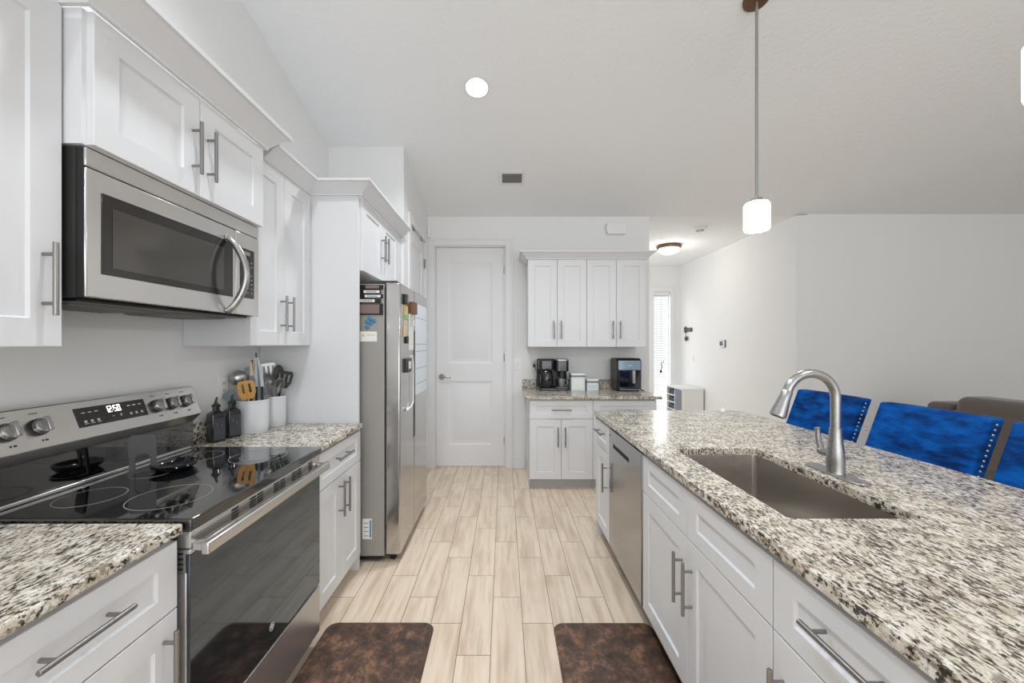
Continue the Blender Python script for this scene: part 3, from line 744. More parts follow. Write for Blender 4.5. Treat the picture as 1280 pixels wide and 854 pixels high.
def utensil(name, foot, head, parts, label, cat='utensil', group='utensils in the crocks', roll=0.0, hr=.006, hmat='black', tip=0.0):
    """parts(b) draws the head in local x (across), z (along), y (thickness); handle runs from foot to head"""
    F, Hd = Vector(foot), Vector(head); d = (Hd - F).normalized()
    n = Vector((.55, -.83, 0)); n = (n - d * n.dot(d)).normalized(); x = n.cross(d).normalized() * -1
    R = Matrix((x, -n, d)).transposed().to_4x4()
    T = Matrix.Translation(Hd) @ R @ Matrix.Rotation(roll, 4, 'Z')
    t = thing(name, foot, label, cat, group)
    B().tube([F, F.lerp(Hd, .5), Hd + d * tip], [hr * 1.15, hr, hr * .8], 10).build('handle', hmat, t)
    b = B(); b.X = T; mat = parts(b); b.build('head', mat, t, bevel=.0008)
    return t
def paddle(w0, w1, L, mat, slots=0, th=.004):
    def f(b):
        # outline with real slots: built as strips between the slots
        if slots == 0:
            b.prism([(-w0 / 2, -L / 2), (w0 / 2, -L / 2), (w1 / 2, L / 2 - .012), (w1 / 2 - .012, L / 2), (-w1 / 2 + .012, L / 2), (-w1 / 2, L / 2 - .012)], 'y', -th / 2, th / 2)
        else:
            z0, z1 = -L * .15, L * .33
            b.prism([(-w0 / 2, -L / 2), (w0 / 2, -L / 2), (w1 / 2, z0), (-w1 / 2, z0)], 'y', -th / 2, th / 2)
            b.prism([(-w1 / 2, z1), (w1 / 2, z1), (w1 / 2 - .008, L / 2), (-w1 / 2 + .008, L / 2)], 'y', -th / 2, th / 2)
            nb = slots + 1; pitch = w1 / (nb * 1.0 + slots * .55); xx = -w1 / 2
            for k in range(nb): b.box(xx, xx + pitch, -th / 2, th / 2, z0 - .001, z1 + .001); xx += pitch * 1.55
        return mat
    return f
def bowl(rx, rz_, dep, mat):
    def f(b):
        n = 24; rings = []
        for q, dd in ((1, 0), (.93, -dep * .45), (.7, -dep * .8), (.35, -dep), (.05, -dep * 1.02)):
            rings.append([(rx * q * math.cos(2 * PI * k / n), dd * -1, rz_ * q * math.sin(2 * PI * k / n)) for k in range(n)])
        inner = []
        for q, dd in ((.05, -dep * .94), (.33, -dep * .92), (.66, -dep * .74), (.88, -dep * .40), (.95, -.001)):
            inner.append([(rx * q * math.cos(2 * PI * k / n), dd * -1, rz_ * q * math.sin(2 * PI * k / n)) for k in range(n)])
        rings = rings[::-1] + inner[::-1]
        b.loft(rings); return mat
    return f
c1, c2 = C1, C2
utensil('slotted_turner', (c1[0] + .01, c1[1] - .01, .935), (-1.405, 2.150, 1.150), paddle(.055, .082, .105, 'bamboo', 2, .006), 'orange-tan bamboo slotted turner in the front of the larger crock', hmat='bamboo', hr=.007)
utensil('ladle', (c1[0] + .02, c1[1] + .02, .935), (-1.462, 2.165, 1.215), bowl(.042, .042, .03, 'nickel'), 'steel ladle leaning left in the larger crock', hmat='nickel', roll=PI)
utensil('silicone_spoon', (c1[0] + .03, c1[1] + .01, .935), (-1.477, 2.128, 1.118), paddle(.035, .058, .062, 'grey_silicone', 0, .008), 'grey silicone spoon hanging over the left rim of the larger crock', hmat='black')
utensil('spatula', (c1[0] + .0, c1[1] - .03, .935), (-1.432, 2.205, 1.230), paddle(.05, .046, .085, 'grey_silicone', 0, .008), 'dark grey spatula behind the bamboo turner', hmat='black')
utensil('serving_fork', (c1[0] - .02, c1[1] + .01, .935), (-1.418, 2.215, 1.262), paddle(.022, .018, .10, 'cream', 0, .012), 'cream-handled utensil beside the pale blue tongs', hmat='black')
# tongs: two arms joined at the top
t = thing('tongs', (c1[0] + .01, c1[1] + .035, .935), 'pale blue and black tongs standing tallest in the larger crock', 'utensil', 'utensils in the crocks')
for s_ in (-1, 1):
    a = B(); a.tube([(c1[0] + .02 + s_ * .018, c1[1] + .03, .935), (-1.39 + s_ * .016, 2.235, 1.16)], .006, 10); a.build('lower_arm', 'black', t)
    a = B(); a.tube([(-1.39 + s_ * .016, 2.235, 1.16), (-1.397 + s_ * .014, 2.237, 1.25), (-1.408 + s_ * .004, 2.24, 1.325)], [.010, .0095, .006], 10); a.build('upper_arm', 'tongs_blue', t)
B().tube([(-1.408, 2.24, 1.318), (-1.412, 2.24, 1.352)], .004, 8).build('pull_tab', 'charcoal', t)
utensil('slotted_spoon', (c2[0] + .0, c2[1] + .015, .935), (-1.402, 2.348, 1.232), paddle(.06, .084, .115, 'nickel', 3, .004), 'large steel slotted spoon standing in the smaller crock', hmat='nickel')
utensil('ladle', (c2[0] + .01, c2[1] - .02, .935), (-1.372, 2.285, 1.185), bowl(.042, .042, .026, 'nickel'), 'round steel ladle in front of the slotted spoon', hmat='nickel')
utensil('serving_spoon', (c2[0] + .0, c2[1] - .0, .935), (-1.345, 2.345, 1.225), bowl(.03, .055, .014, 'nickel'), 'long steel serving spoon behind the round ladle', hmat='nickel')
utensil('turner', (c2[0] - .02, c2[1] + .0, .935), (-1.315, 2.350, 1.190), paddle(.055, .088, .105, 'charcoal', 3, .004), 'dark slotted turner leaning right toward the tall white panel', hmat='black')
t = thing('whisk', (c2[0] - .02, c2[1] - .02, .935), 'wire whisk handle-down leaning right in the smaller crock', 'utensil', 'utensils in the crocks')
B().tube([(c2[0] - .015, c2[1] - .015, .935), (-1.345, 2.325, 1.10)], .007, 10).build('handle', 'nickel', t)
wb = B(); ax0, ax1 = Vector((-1.345, 2.325, 1.10)), Vector((-1.312, 2.318, 1.20)); dd = (ax1 - ax0); u_ = dd.normalized().cross(Vector((0, 1, 0))).normalized(); v_ = dd.normalized().cross(u_)
for k in range(5):
    a = PI * k / 5; q = u_ * math.cos(a) + v_ * math.sin(a)
    wb.tube([ax0 + dd * (1 - abs(1 - 2 * i / 12) ** 1.6 if 0 else math.sin(PI * i / 12)) * 1.0 + q * .026 * math.sin(2 * PI * i / 12 if 0 else PI * (i / 12) * 2) * 1.0 for i in range(13)], .0012, 5)
wb.build('wires', 'nickel', t)

# outlet behind the crocks
def plate(name, c, A, N, w_, h_, label, kind='outlet', group='wall plates'):
    c, A, N, Z = Vector(c), Vector(A), Vector(N), Vector((0, 0, 1))
    t = thing(name, c, label, 'outlet' if kind == 'outlet' else 'switch', group)
    def bx(b, a0, a1, z0, z1, d0, d1):
        v = [b.bm.verts.new(c + A * a + Z * z + N * d) for a in (a0, a1) for z in (z0, z1) for d in (d0, d1)]
        for f in ((0, 1, 3, 2), (4, 6, 7, 5), (0, 4, 5, 1), (2, 3, 7, 6), (0, 2, 6, 4), (1, 5, 7, 3)): b.face([v[i] for i in f])
        return b
    bx(B_ := B(), -w_ / 2, w_ / 2, -h_ / 2, h_ / 2, 0, .006); B_.build('cover_plate', 'white_plastic', t, bevel=.002)
    if kind == 'outlet':
        for s_ in (-1, 1):
            b = bx(B(), -.017, .017, s_ * .02 - .014, s_ * .02 + .014, .006, .008); o = b.build('receptacle', 'trim', t, bevel=.003)
            b = bx(B(), -.008, -.005, s_ * .02 - .005, s_ * .02 + .006, .008, .0085); bx(b, .005, .008, s_ * .02 - .005, s_ * .02 + .006, .008, .0085); b.build('slots', 'charcoal', o)
    else: bx(B_ := B(), -.016, .016, -.033, .033, .006, .010); B_.build('rocker', 'trim', t, bevel=.002)
    return t
plate('outlet', (WL, 2.12, 1.17), AY, NX, .075, .12, 'white outlet plate on the left wall behind the utensils')

# ------------------------------------------------------------------ back run
BF = 3.79     # carcass front
def base_back(x0, x1, label):
    t = thing('base_cabinet', ((x0 + x1) / 2, 4.1, 0), label, 'cabinet', 'base cabinets on the back wall')
    B().box(x0 + .001, x1 - .001, BF, YB - .018, .105, .874).build('body', 'white', t)
    B().box(x0 + .001, x1 - .001, BF + .06, YB - .018, 0, .105).build('toe_kick', 'toe', t)
    g = .0015; m = (x0 + x1) / 2
    front(t, 'drawer', BF, AX, NYm, x0 + g, x1 - g, .685, .860, ('h', m, .772), stile=.06, rail=.05)
    front(t, 'door', BF, AX, NYm, x0 + g, m - g, .107, .681, ('v', m - .035, .515))
    front(t, 'door', BF, AX, NYm, m + g, x1 - g, .107, .681, ('v', m + .035, .515))
    return t
t = base_back(.246, .853, 'white back-wall base cabinet under the coffee maker')
B().box(.2455, .2465, BF + .001, YB - .018, 0, .105).build('side_skirt', 'white', t)
base_back(.853, 1.462, 'white back-wall base cabinet under the air fryer, half hidden by the island')
b = B(); b.box(.205, 1.502, 3.735, YB, .876, .906)
ctb = tag(recenter(b.build('countertop', 'granite', bevel=.006, seg=3)), 'short granite countertop on the back wall holding the coffee maker', 'countertop')
B().box(.205, 1.502, YB - .02, YB, .906, 1.006).build('backsplash', 'granite', ctb, bevel=.003)
UBF = 4.14
def upper_back(x0, x1, label, crown, m):
    z0, z1 = 1.372, 2.29
    t = thing('upper_cabinet', ((x0 + x1) / 2, 4.3, z0), label, 'cabinet', 'wall cabinets on the back wall')
    B().box(x0 + .001, x1 - .001, UBF, YB - .001, z0, z1).build('body', 'white', t)
    mid = (x0 + x1) / 2; g = .0018
    front(t, 'door', UBF, AX, NYm, x0 + g, mid - g, z0 + .002, z1 - .002, ('v', mid - .038, 1.55), stile=.068)
    front(t, 'door', UBF, AX, NYm, mid + g, x1 - g, z0 + .002, z1 - .002, ('v', mid + .038, 1.55), stile=.068)
    B().sweep([(a, c, z1) for a, c in crown], CROWN, **m).build('crown_moulding', 'white', t, angle=25)
    return t
upper_back(.250, .867, 'white two-door wall cabinet above the coffee maker', [(.250, YB - .001), (.250, UBF - .02), (.8665, UBF - .02)], {})
upper_back(.867, 1.486, 'white two-door wall cabinet above the air fryer', [(.8675, UBF - .02), (1.486, UBF - .02), (1.486, YB - .001)], {})

def coffee_maker():
    X0, Y0, Z = .368, 4.135, .906
    t = thing('coffee_maker', (.53, 4.28, Z), 'black dual coffee maker with silver travel mug on the back counter', 'coffee maker')
    def rb(b, x0, x1, y0, y1, z0, z1, r): return b.prism(rrect(x0, x1, y0, y1, r), 'z', z0, z1)
    rb(B(), .375, .685, 4.16, 4.40, Z, Z + .030, .03).build('base', 'gloss_navy', t, bevel=.004)
    rb(B(), .365, .69, 4.30, 4.405, Z + .03, Z + .335, .04).build('back_tower', 'black', t, bevel=.006)
    rb(B(), .37, .54, 4.17, 4.31, Z + .225, Z + .325, .04).build('brew_head', 'gloss_navy', t, bevel=.008)
    rb(B(), .545, .69, 4.165, 4.31, Z + .205, Z + .33, .035).build('pod_head', 'gloss_navy', t, bevel=.006)
    rb(B(), .548, .687, 4.16, 4.315, Z + .315, Z + .338, .035).build('pod_lid', 'nickel', t, bevel=.006)
    B().cyl((.618, 4.215, Z + .145), (.618, 4.215, Z + .205), .026, 20).build('pod_spout', 'charcoal', t)
    b = B(); b.lathe([(0, Z + .031), (.064, Z + .031), (.074, Z + .045), (.076, Z + .16), (.06, Z + .2), (.05, Z + .215), (0, Z + .215)], (.455, 4.232), 28)
    ca = b.build('carafe', 'gloss_navy', t)
    B().tube([(.40, 4.20, Z + .19), (.37, 4.17, Z + .17), (.372, 4.172, Z + .09), (.395, 4.195, Z + .06)], .009, 10).build('carafe_handle', 'black', ca)
    b = B()
    for q, (x, z, w_) in enumerate(((.44, .29, .035), (.435, .265, .05), (.447, .245, .025))): b.box(x, x + w_, 4.168, 4.1695, Z + z, Z + z + .012)
    b.build('front_buttons', 'vent_slat', t)
    B().box(.56, .672, 4.165, 4.27, Z + .03, Z + .038).build('drip_tray', 'slate', t, bevel=.002)
    return t
coffee_maker()
t = thing('travel_mug', (.612, 4.20, .944), 'squat silver mug with handle on the coffee maker tray', 'mug')
B().lathe([(0, .9445), (.036, .9445), (.040, .95), (.043, 1.028), (.040, 1.030), (.036, 0.955), (0, .952)], (.612, 4.215), 28).build('cup', 'nickel', t)
B().tube([(.652, 4.21, 1.015), (.672, 4.20, 1.012), (.678, 4.198, .99), (.668, 4.20, .966), (.650, 4.21, .962)], .005, 10).build('mug_handle', 'nickel', t)

def canister(x0, x1, y0, y1, h_, label, dark):
    z = .906; t = thing('canister', ((x0 + x1) / 2, (y0 + y1) / 2, z), label, 'canister', 'canisters on the back counter')
    B().prism(rrect(x0, x1, y0, y1, .012), 'z', z, z + h_).build('jar', 'canister', t, bevel=.003)
    B().prism(rrect(x0 - .003, x1 + .003, y0 - .003, y1 + .003, .014), 'z', z + h_, z + h_ + .014).build('lid_band', 'slate', t)
    B().prism(rrect(x0 - .001, x1 + .001, y0 - .001, y1 + .001, .014), 'z', z + h_ + .014, z + h_ + .036).build('lid', 'white_plastic', t, bevel=.004)
    B().box(x0 + .02, x1 - .02, y0 - .002, y0, z + .02, z + h_ - .03).build('front_panel', dark, t)
    return t
canister(.712, .862, 4.17, 4.31, .148, 'taller square white canister beside the coffee maker', 'paper')
canister(.884, 1.012, 4.20, 4.32, .085, 'shorter square canister with blue-grey front beside the air fryer', 'tongs_blue')

def air_fryer():
    x0, x1, y0, y1, z = 1.192, 1.448, 4.13, 4.40, .906
    t = thing('air_fryer', (1.32, 4.265, z), 'black boxy air fryer with glossy panel on the back counter', 'air fryer')
    b = B(); b.prism([(y0 + .02, z + .012), (y1, z + .012), (y1, z + .32), (y1 - .02, z + .345), (y0 + .05, z + .345), (y0 + .012, z + .31)], 'x', x0, x1)
    for x in (x0 + .03, x1 - .03):
        for y in (y0 + .04, y1 - .03): b.cyl((x, y, z), (x, y, z + .012), .012, 10)
    b.build('body', 'black', t, bevel=.010, seg=3)
    b = B(); b.prism([(y0 + .006, z + .225), (y0 + .020, z + .225), (y0 + .026, z + .312), (y0 + .010, z + .312)], 'x', x0 + .012, x1 - .012)
    cpn = b.build('touch_panel', 'fryer_panel', t)
    b = B(); b.box(1.30, 1.345, y0 + .006, y0 + .0085, z + .266, z + .274); b.build('panel_mark', 'print', cpn)
    B().box(x0 + .012, x1 - .012, y0 + .016, y0 + .024, z + .305, z + .320).build('top_trim', 'nickel', t)
    dw = B().box(x0 + .012, x1 - .012, y0 - .002, y0 + .02, z + .022, z + .220).build('drawer', 'gloss_navy', t, bevel=.006)
    B().box(x0 + .03, x0 + .12, y0 - .003, y0 - .002, z + .05, z + .19).build('viewing_window', 'glass_black', dw)
    B().box(1.335, 1.368, y0 - .045, y0 - .006, z + .085, z + .222).build('drawer_handle', 'nickel', dw, bevel=.006)
    B().box(x0 + .02, x1 - .02, y0 - .003, y0 + .01, z + .016, z + .022).build('base_trim', 'nickel', t)
    return t
air_fryer()
b = B(); b.tube([(1.449, 4.36, 1.08), (1.47, 4.33, 1.06), (1.483, 4.30, 1.02), (1.47, 4.28, .98), (1.463, 4.26, .935), (1.478, 4.22, .911), (1.485, 4.17, .911), (1.465, 4.15, .911)], .004, 8)
tag(recenter(b.build('power_cord', 'charcoal')), 'dark power cord looping beside the air fryer', 'cord', 'appliance cords')
plate('outlet', (.335, YB, 1.17), AX, NYm, .075, .12, 'white outlet plate on the back wall left of the coffee maker', group='back wall plates')
b = B(); b.box(.325, .352, YB - .05, YB - .0085, 1.145, 1.175); b.tube([(.338, YB - .05, 1.16), (.35, 4.36, 1.13), (.362, 4.30, 1.09), (.356, 4.30, 1.0), (.352, 4.32, .911), (.40, 4.415, .911)], .004, 8)
tag(recenter(b.build('power_cord', 'charcoal')), 'black power cord plugged in left of the coffee maker', 'cord', 'appliance cords')
plate('light_switch', (.152, YB, 1.175), AX, NYm, .075, .12, 'white light switch plate between the back door and the cabinets', 'switch')

# ------------------------------------------------------------------ island
IF, IBK, IY0, IY1 = .695, 1.28, -.30, 2.885
def island_cab(y0, y1, label, fronts, hollow=False):
    t = thing('base_cabinet', ((IF + IBK) / 2, (y0 + y1) / 2, 0), label, 'cabinet', 'island base cabinets')
    b = B()
    if hollow:
        b.box(IF, IBK, y0 + .001, y0 + .019, .115, .882); b.box(IF, IBK, y1 - .019, y1 - .001, .115, .882)
        b.box(IF, IBK, y0 + .019, y1 - .019, .115, .133); b.box(IBK - .012, IBK, y0 + .019, y1 - .019, .133, .882)
        b.box(IF, IF + .019, y0 + .019, y1 - .019, .65, .882)
    else: b.box(IF, IBK, y0 + .001, y1 - .001, .115, .882)
    b.build('body', 'white', t)
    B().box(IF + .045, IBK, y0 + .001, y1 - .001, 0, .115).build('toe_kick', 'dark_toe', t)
    for nm, a, c, z0, z1, hd in fronts:
        front(t, nm, IF, AY, NXm, a + .0015, c - .0015, z0, z1, hd, stile=.068, rail=.052 if nm == 'drawer' else .068)
    return t
DZ0, DZ1 = .688, .862
def fr_drawer(a, c, h=True): return ('drawer', a, c, DZ0, DZ1, ('h', (a + c) / 2, .797) if h else None)
island_cab(2.527, IY1, 'narrow white island cabinet at the far end beyond the dishwasher', [fr_drawer(2.527, IY1), ('door', 2.527, IY1, .118, .684, ('v', 2.565, .53))])
SB0, SB1, SBM = .990, 1.915, 1.452
island_cab(SB0, SB1, 'white island sink cabinet with two doors under false drawer fronts',
           [fr_drawer(SBM, SB1, False), fr_drawer(SB0, SBM, False), ('door', SBM, SB1, .118, .684, ('v', 1.49, .52)), ('door', SB0, SBM, .118, .684, ('v', 1.412, .52))], True)
island_cab(.535, .988, 'white island drawer cabinet between the sink cabinet and the camera', [fr_drawer(.535, .988), ('door', .535, .988, .118, .684, ('v', .95, .52))])
island_cab(IY0, .533, 'white island cabinet at the near end', [fr_drawer(IY0, .533), ('door', IY0, .116, .118, .684, ('v', .08, .52)), ('door', .116, .533, .118, .684, ('v', .152, .52))])
ip = B(); ip.box(IBK + .001, IBK + .020, IY0 - .018, IY1 + .018, 0, .882); ip.box(IF - .018, IBK + .001, IY1 + .001, IY1 + .018, 0, .882); ip.box(IF - .018, IBK + .001, IY0 - .018, IY0 - .001, 0, .882)
tag(recenter(ip.build('island_panel', 'white', bevel=.001)), 'white back and end panelling of the island', 'panel')
# dishwasher
DY0, DY1 = 1.918, 2.524
dw = thing('dishwasher', (.95, (DY0 + DY1) / 2, 0), 'stainless dishwasher with pocket handle in the island', 'dishwasher')
B().box(IF + .03, IBK - .02, DY0 + .003, DY1 - .003, .095, .878).build('tub', 'black', dw)
B().box(IF + .055, IBK - .02, DY0 + .003, DY1 - .003, .0, .095).build('toe_kick', 'black', dw)
dd_ = B().box(.672, IF + .03, DY0 + .009, DY1 - .006, .118, .866).build('door', 'dishwasher', dw, bevel=.004)
B().box(.6712, .6735, DY0 + .20, DY1 - .10, .762, .790).build('pocket_handle', 'dark', dd_, bevel=.002)
B().box(.6705, .676, DY0 + .195, DY1 - .095, .788, .7915).build('pocket_lip', 'nickel', dd_)
# countertop with the sink cut-out
CX0, CX1, CY0, CY1 = .660, 1.738, -.33, 2.905
SX0, SX1, SY0, SY1 = .795, 1.172, 1.098, 1.836
outer = [(CX0, CY0), (CX1, CY0)]
R = .13
outer += [(CX1 - R + R * math.cos(a), CY1 - R + R * math.sin(a)) for a in [PI / 2 * k / 8 for k in range(9)]]
r2 = .02
outer += [(CX0 + r2 + r2 * math.cos(a), CY1 - r2 + r2 * math.sin(a)) for a in [PI / 2 + PI / 2 * k / 4 for k in range(5)]]
inner = rrect(SX0, SX1, SY0, SY1, .016, 5)
bm = bmesh.new()
def loop(pts, z):
    vs = [bm.verts.new((p[0], p[1], z)) for p in pts]; es = [bm.edges.new((a, c)) for a, c in zip(vs, vs[1:] + vs[:1])]; return vs, es
vo, eo = loop(outer, .914); vi, ei = loop(inner, .914)
bmesh.ops.triangle_fill(bm, use_beauty=True, edges=eo + ei, use_dissolve=False)
top = list(bm.faces)
ext = bmesh.ops.extrude_face_region(bm, geom=top)
bmesh.ops.translate(bm, verts=[v for v in ext['geom'] if isinstance(v, bmesh.types.BMVert)], vec=(0, 0, -.030))
b = B(); b.bm.free(); b.bm = bm
ict = tag(recenter(b.build('countertop', 'granite', bevel=.006, seg=3)), 'long speckled granite island countertop with the sink cut-out', 'countertop')
# sink
sk = thing('sink', ((SX0 + SX1) / 2, (SY0 + SY1) / 2, .66), 'undermount stainless single-bowl sink in the island', 'sink')
def rr(i, z, r, n=5): return [(x, y, z) for x, y in rrect(SX0 - i, SX1 + i, SY0 - i, SY1 + i, max(r, .004), n)]
b = B(); b.loft([rr(.022, .8832, .03), rr(.0045, .8832, .022), rr(.004, .880, .022), rr(.002, .72, .022), rr(-.004, .675, .03), rr(-.022, .662, .03), rr(-.10, .660, .03)], False)
cxs, cys = (SX0 + SX1) / 2, (SY0 + SY1) / 2
bt = [b.vv(c) for c in rr(-.10, .660, .03)]; b.face(bt)
bo = b.build('bowl', 'sink', sk); bo.modifiers.new('thickness', 'SOLIDIFY').thickness = .0015
B().lathe([(.055, .6605), (.055, .663), (.043, .663), (.038, .6615), (0, .6615)], (cxs, cys + .05), 28).build('drain', 'nickel', sk)
# faucet
fx, fy, fz = 1.240, 1.472, .914
fc = thing('faucet', (fx, fy, fz), 'brushed nickel gooseneck faucet with pull-down spray head beside the sink', 'faucet')
B().prism(rrect(fx - .031, fx + .031, fy - .130, fy + .130, .0305, 10), 'z', fz, fz + .007).build('deck_plate', 'nickel', fc, bevel=.003)
B().lathe([(0, fz + .007), (.030, fz + .007), (.029, fz + .012), (.0295, fz + .05), (.027, fz + .09), (.0215, fz + .13), (.0195, fz + .165), (.0195, fz + .172), (0, fz + .172)], (fx, fy), 32).build('body', 'nickel', fc)
ra = .092; zt = fz + .172
arc = [(fx, fy, zt - .005), (fx, fy, fz + .285)] + [(fx - ra + ra * math.cos(a), fy, fz + .285 + ra * math.sin(a)) for a in [math.radians(6 + 156 * k / 22) for k in range(23)]]
B().tube(arc, .0165, 18).build('gooseneck', 'nickel', fc)
e = Vector(arc[-1]); d = (Vector(arc[-1]) - Vector(arc[-2])).normalized()
B().tube([e, e + d * .004, e + d * .03, e + d * .085, e + d * .102, e + d * .104], [.0165, .0185, .0190, .0265, .0275, .024], 22).build('spray_head', 'nickel', fc)
B().tube([e + d * .103, e + d * .106], .021, 18).build('spray_face', 'charcoal', fc)
b = B(); b.cyl((fx, fy + .020, fz + .070), (fx, fy + .062, fz + .070), .0155, 18); b.ellipsoid((fx, fy + .064, fz + .070), (.0165, .0165, .0165), 16, 10)
lv = b.build('lever_stem', 'nickel', fc)
B().tube([(fx, fy + .066, fz + .074), (fx, fy + .078, fz + .10), (fx, fy + .084, fz + .13), (fx - .001, fy + .084, fz + .158)], [.012, .0105, .0095, .0095], 14).build('lever', 'nickel', lv)
# small white salt pot at the far corner
b = B(); b.lathe([(0, .914), (.021, .914), (.022, .922), (.012, .934), (.0, .936)], (1.578, 2.84), 18); b.ellipsoid((1.578, 2.84, .936), (.010, .010, .010), 12, 8)
tag(recenter(b.build('salt_pot', 'white_plastic')), 'tiny white knobbed pot at the far corner of the island', 'pot')

# ------------------------------------------------------------------ bar stools, sofa
def stool(yc):
    t = thing('bar_stool', (1.62, yc, 0), 'x', 'stool', 'blue velvet stools at the island')
    hw_ = .232; y0, y1 = yc - hw_, yc + hw_
    b = B(); b.prism(rrect(1.40, 1.83, y0 + .01, y1 - .01, .05), 'z', .585, .675); b.build('seat', 'velvet', t, bevel=.025, seg=4)
    # reclined back, slightly wrapped
    b = B(); ny, nz = 13, 9
    def pt(i, j, side):
        a = i / (ny - 1) * 2 - 1; z = .62 + .485 * j / (nz - 1)
        x = 1.94 - .36 * (1.104 - z) + (.0 if side == 0 else .062) - .012 * a ** 4 * 1.0
        puff = .012 * (1 - a ** 6) * (1 - (2 * j / (nz - 1) - 1) ** 6) * (-1 if side == 0 else .4)
        zz = z
        return (x + puff, yc + a * hw_, zz)
    fr_ = [[b.vv(pt(i, j, 0)) for i in range(ny)] for j in range(nz)]; bk = [[b.vv(pt(i, j, 1)) for i in range(ny)] for j in range(nz)]
    for j in range(nz - 1):
        for i in range(ny - 1):
            b.face([fr_[j][i], fr_[j][i + 1], fr_[j + 1][i + 1], fr_[j + 1][i]]); b.face([bk[j][i], bk[j + 1][i], bk[j + 1][i + 1], bk[j][i + 1]])
        b.face([fr_[j][0], fr_[j + 1][0], bk[j + 1][0], bk[j][0]]); b.face([fr_[j][-1], bk[j][-1], bk[j + 1][-1], fr_[j + 1][-1]])
    for i in range(ny - 1):
        b.face([fr_[0][i], bk[0][i], bk[0][i + 1], fr_[0][i + 1]]); b.face([fr_[-1][i], fr_[-1][i + 1], bk[-1][i + 1], bk[-1][i]])
    br = b.build('backrest', 'velvet', t, bevel=.010, seg=3, angle=50)
    for sgn in (-1, 1):
        nb = B()
        for k in range(22):
            z = .65 + k * .0205; x = 1.94 - .36 * (1.104 - z) + .031 - .012
            nb.ellipsoid((x, yc + sgn * (hw_ + .0005), z), (.0048, .0034, .0048), 10, 6)
        nb.build('nailhead_trim', 'stud', br)
    for x, y in ((1.43, y0 + .045), (1.43, y1 - .045), (1.79, y0 + .045), (1.79, y1 - .045)):
        sx = -.02 if x < 1.6 else .05
        B().loft([[(x + sx + p * .014, y + q * .014, 0) for p, q in ((-1, -1), (1, -1), (1, 1), (-1, 1))], [(x + p * .022, y + q * .022, .588) for p, q in ((-1, -1), (1, -1), (1, 1), (-1, 1))]]).build('leg', 'dark_wood', t, bevel=.002)
    b = B(); b.box(1.415, 1.435, y0 + .04, y1 - .04, .20, .225); b.build('footrest', 'nickel', t)
    return t
s1 = stool(2.355); s1['label'] = 'blue velvet bar stool with nailhead edge behind the faucet, farthest along the island'
for yc, lab in ((1.790, 'blue velvet bar stool with nailhead edge in the middle of the three'), (1.262, 'blue velvet bar stool at the near end, cut off by the picture edge')):
    s = dup(s1); s.location = (1.62, yc, 0); s['label'] = lab

t = thing('sofa', (4.25, 2.3, 0), 'taupe suede sofa behind the blue stools', 'sofa')
def soft(name, x0, x1, y0, y1, z0, z1, bev): return B().box(x0, x1, y0, y1, z0, z1).build(name, 'sofa', t, bevel=bev, seg=5)
soft('base', 3.82, 4.75, .75, 3.42, .06, .45, .03)
soft('back', 3.80, 4.02, .80, 3.36, .40, .86, .05)
for k, (a, c) in enumerate(((2.53, 3.35), (1.68, 2.51), (.84, 1.66))):
    soft('back_cushion', 3.81, 4.10, a, c, .77, .965, .075); soft('seat_cushion', 4.06, 4.72, a, c, .43, .58, .05)
soft('arm', 3.86, 4.72, 3.37, 3.62, .06, .885, .055); soft('arm', 3.86, 4.72, .56, .80, .06, .885, .055)
for x in (3.9, 4.65):
    for y in (.65, 3.5): B().cyl((x, y, 0), (x, y, .062), .025, 12).build('foot', 'dark_wood', t)

# ------------------------------------------------------------------ ceiling fixtures
def pendant(x, y, label):
    zt_ = zc(y)
    t = thing('pendant_light', (x, y, 2.04), label, 'pendant light', 'pendant lights over the island')
    b = B(); b.X = Matrix.Translation((x, y, zt_)) @ Matrix.Rotation(math.atan(-.25), 4, 'X')
    b.lathe([(.072, 0), (.072, -.008), (.062, -.018), (.02, -.024), (0, -.024)], (0, 0), 32); b.build('ceiling_canopy', 'bronze', t)
    B().cyl((x, y, 2.235), (x, y, zt_ - .01), .008, 12).build('rod', 'nickel', t)
    b = B(); b.lathe([(0, 2.252), (.012, 2.252), (.014, 2.240), (.030, 2.236), (.034, 2.222), (.034, 2.215), (0, 2.215)], (x, y), 24); b.build('socket_cap', 'nickel', t)
    b = B(); b.lathe([(.030, 2.218), (.058, 2.212), (.066, 2.200), (.066, 2.064), (.063, 2.056), (.060, 2.064), (.060, 2.196), (.03, 2.206)], (x, y), 36)
    sh = b.build('glass_shade', 'shade', t)
    l = bpy.data.lights.new('pendant_bulb', 'POINT'); l.energy = 9; l.color = (1, .96, .9); l.shadow_soft_size = .05
    lo = bpy.data.objects.new('pendant_bulb', l); COL.objects.link(lo); lo.parent = t; lo.location = (0, 0, -.03)
    return t
pendant(1.452, 2.262, 'slim pendant light with glowing white glass shade, far one, above the faucet end')
pendant(1.452, 1.022, 'slim pendant light cut off at the right picture edge, nearer the camera')
def on_ceiling(x, y): return Matrix.Translation((x, y, zc(y))) @ Matrix.Rotation(math.atan(-.25), 4, 'X')
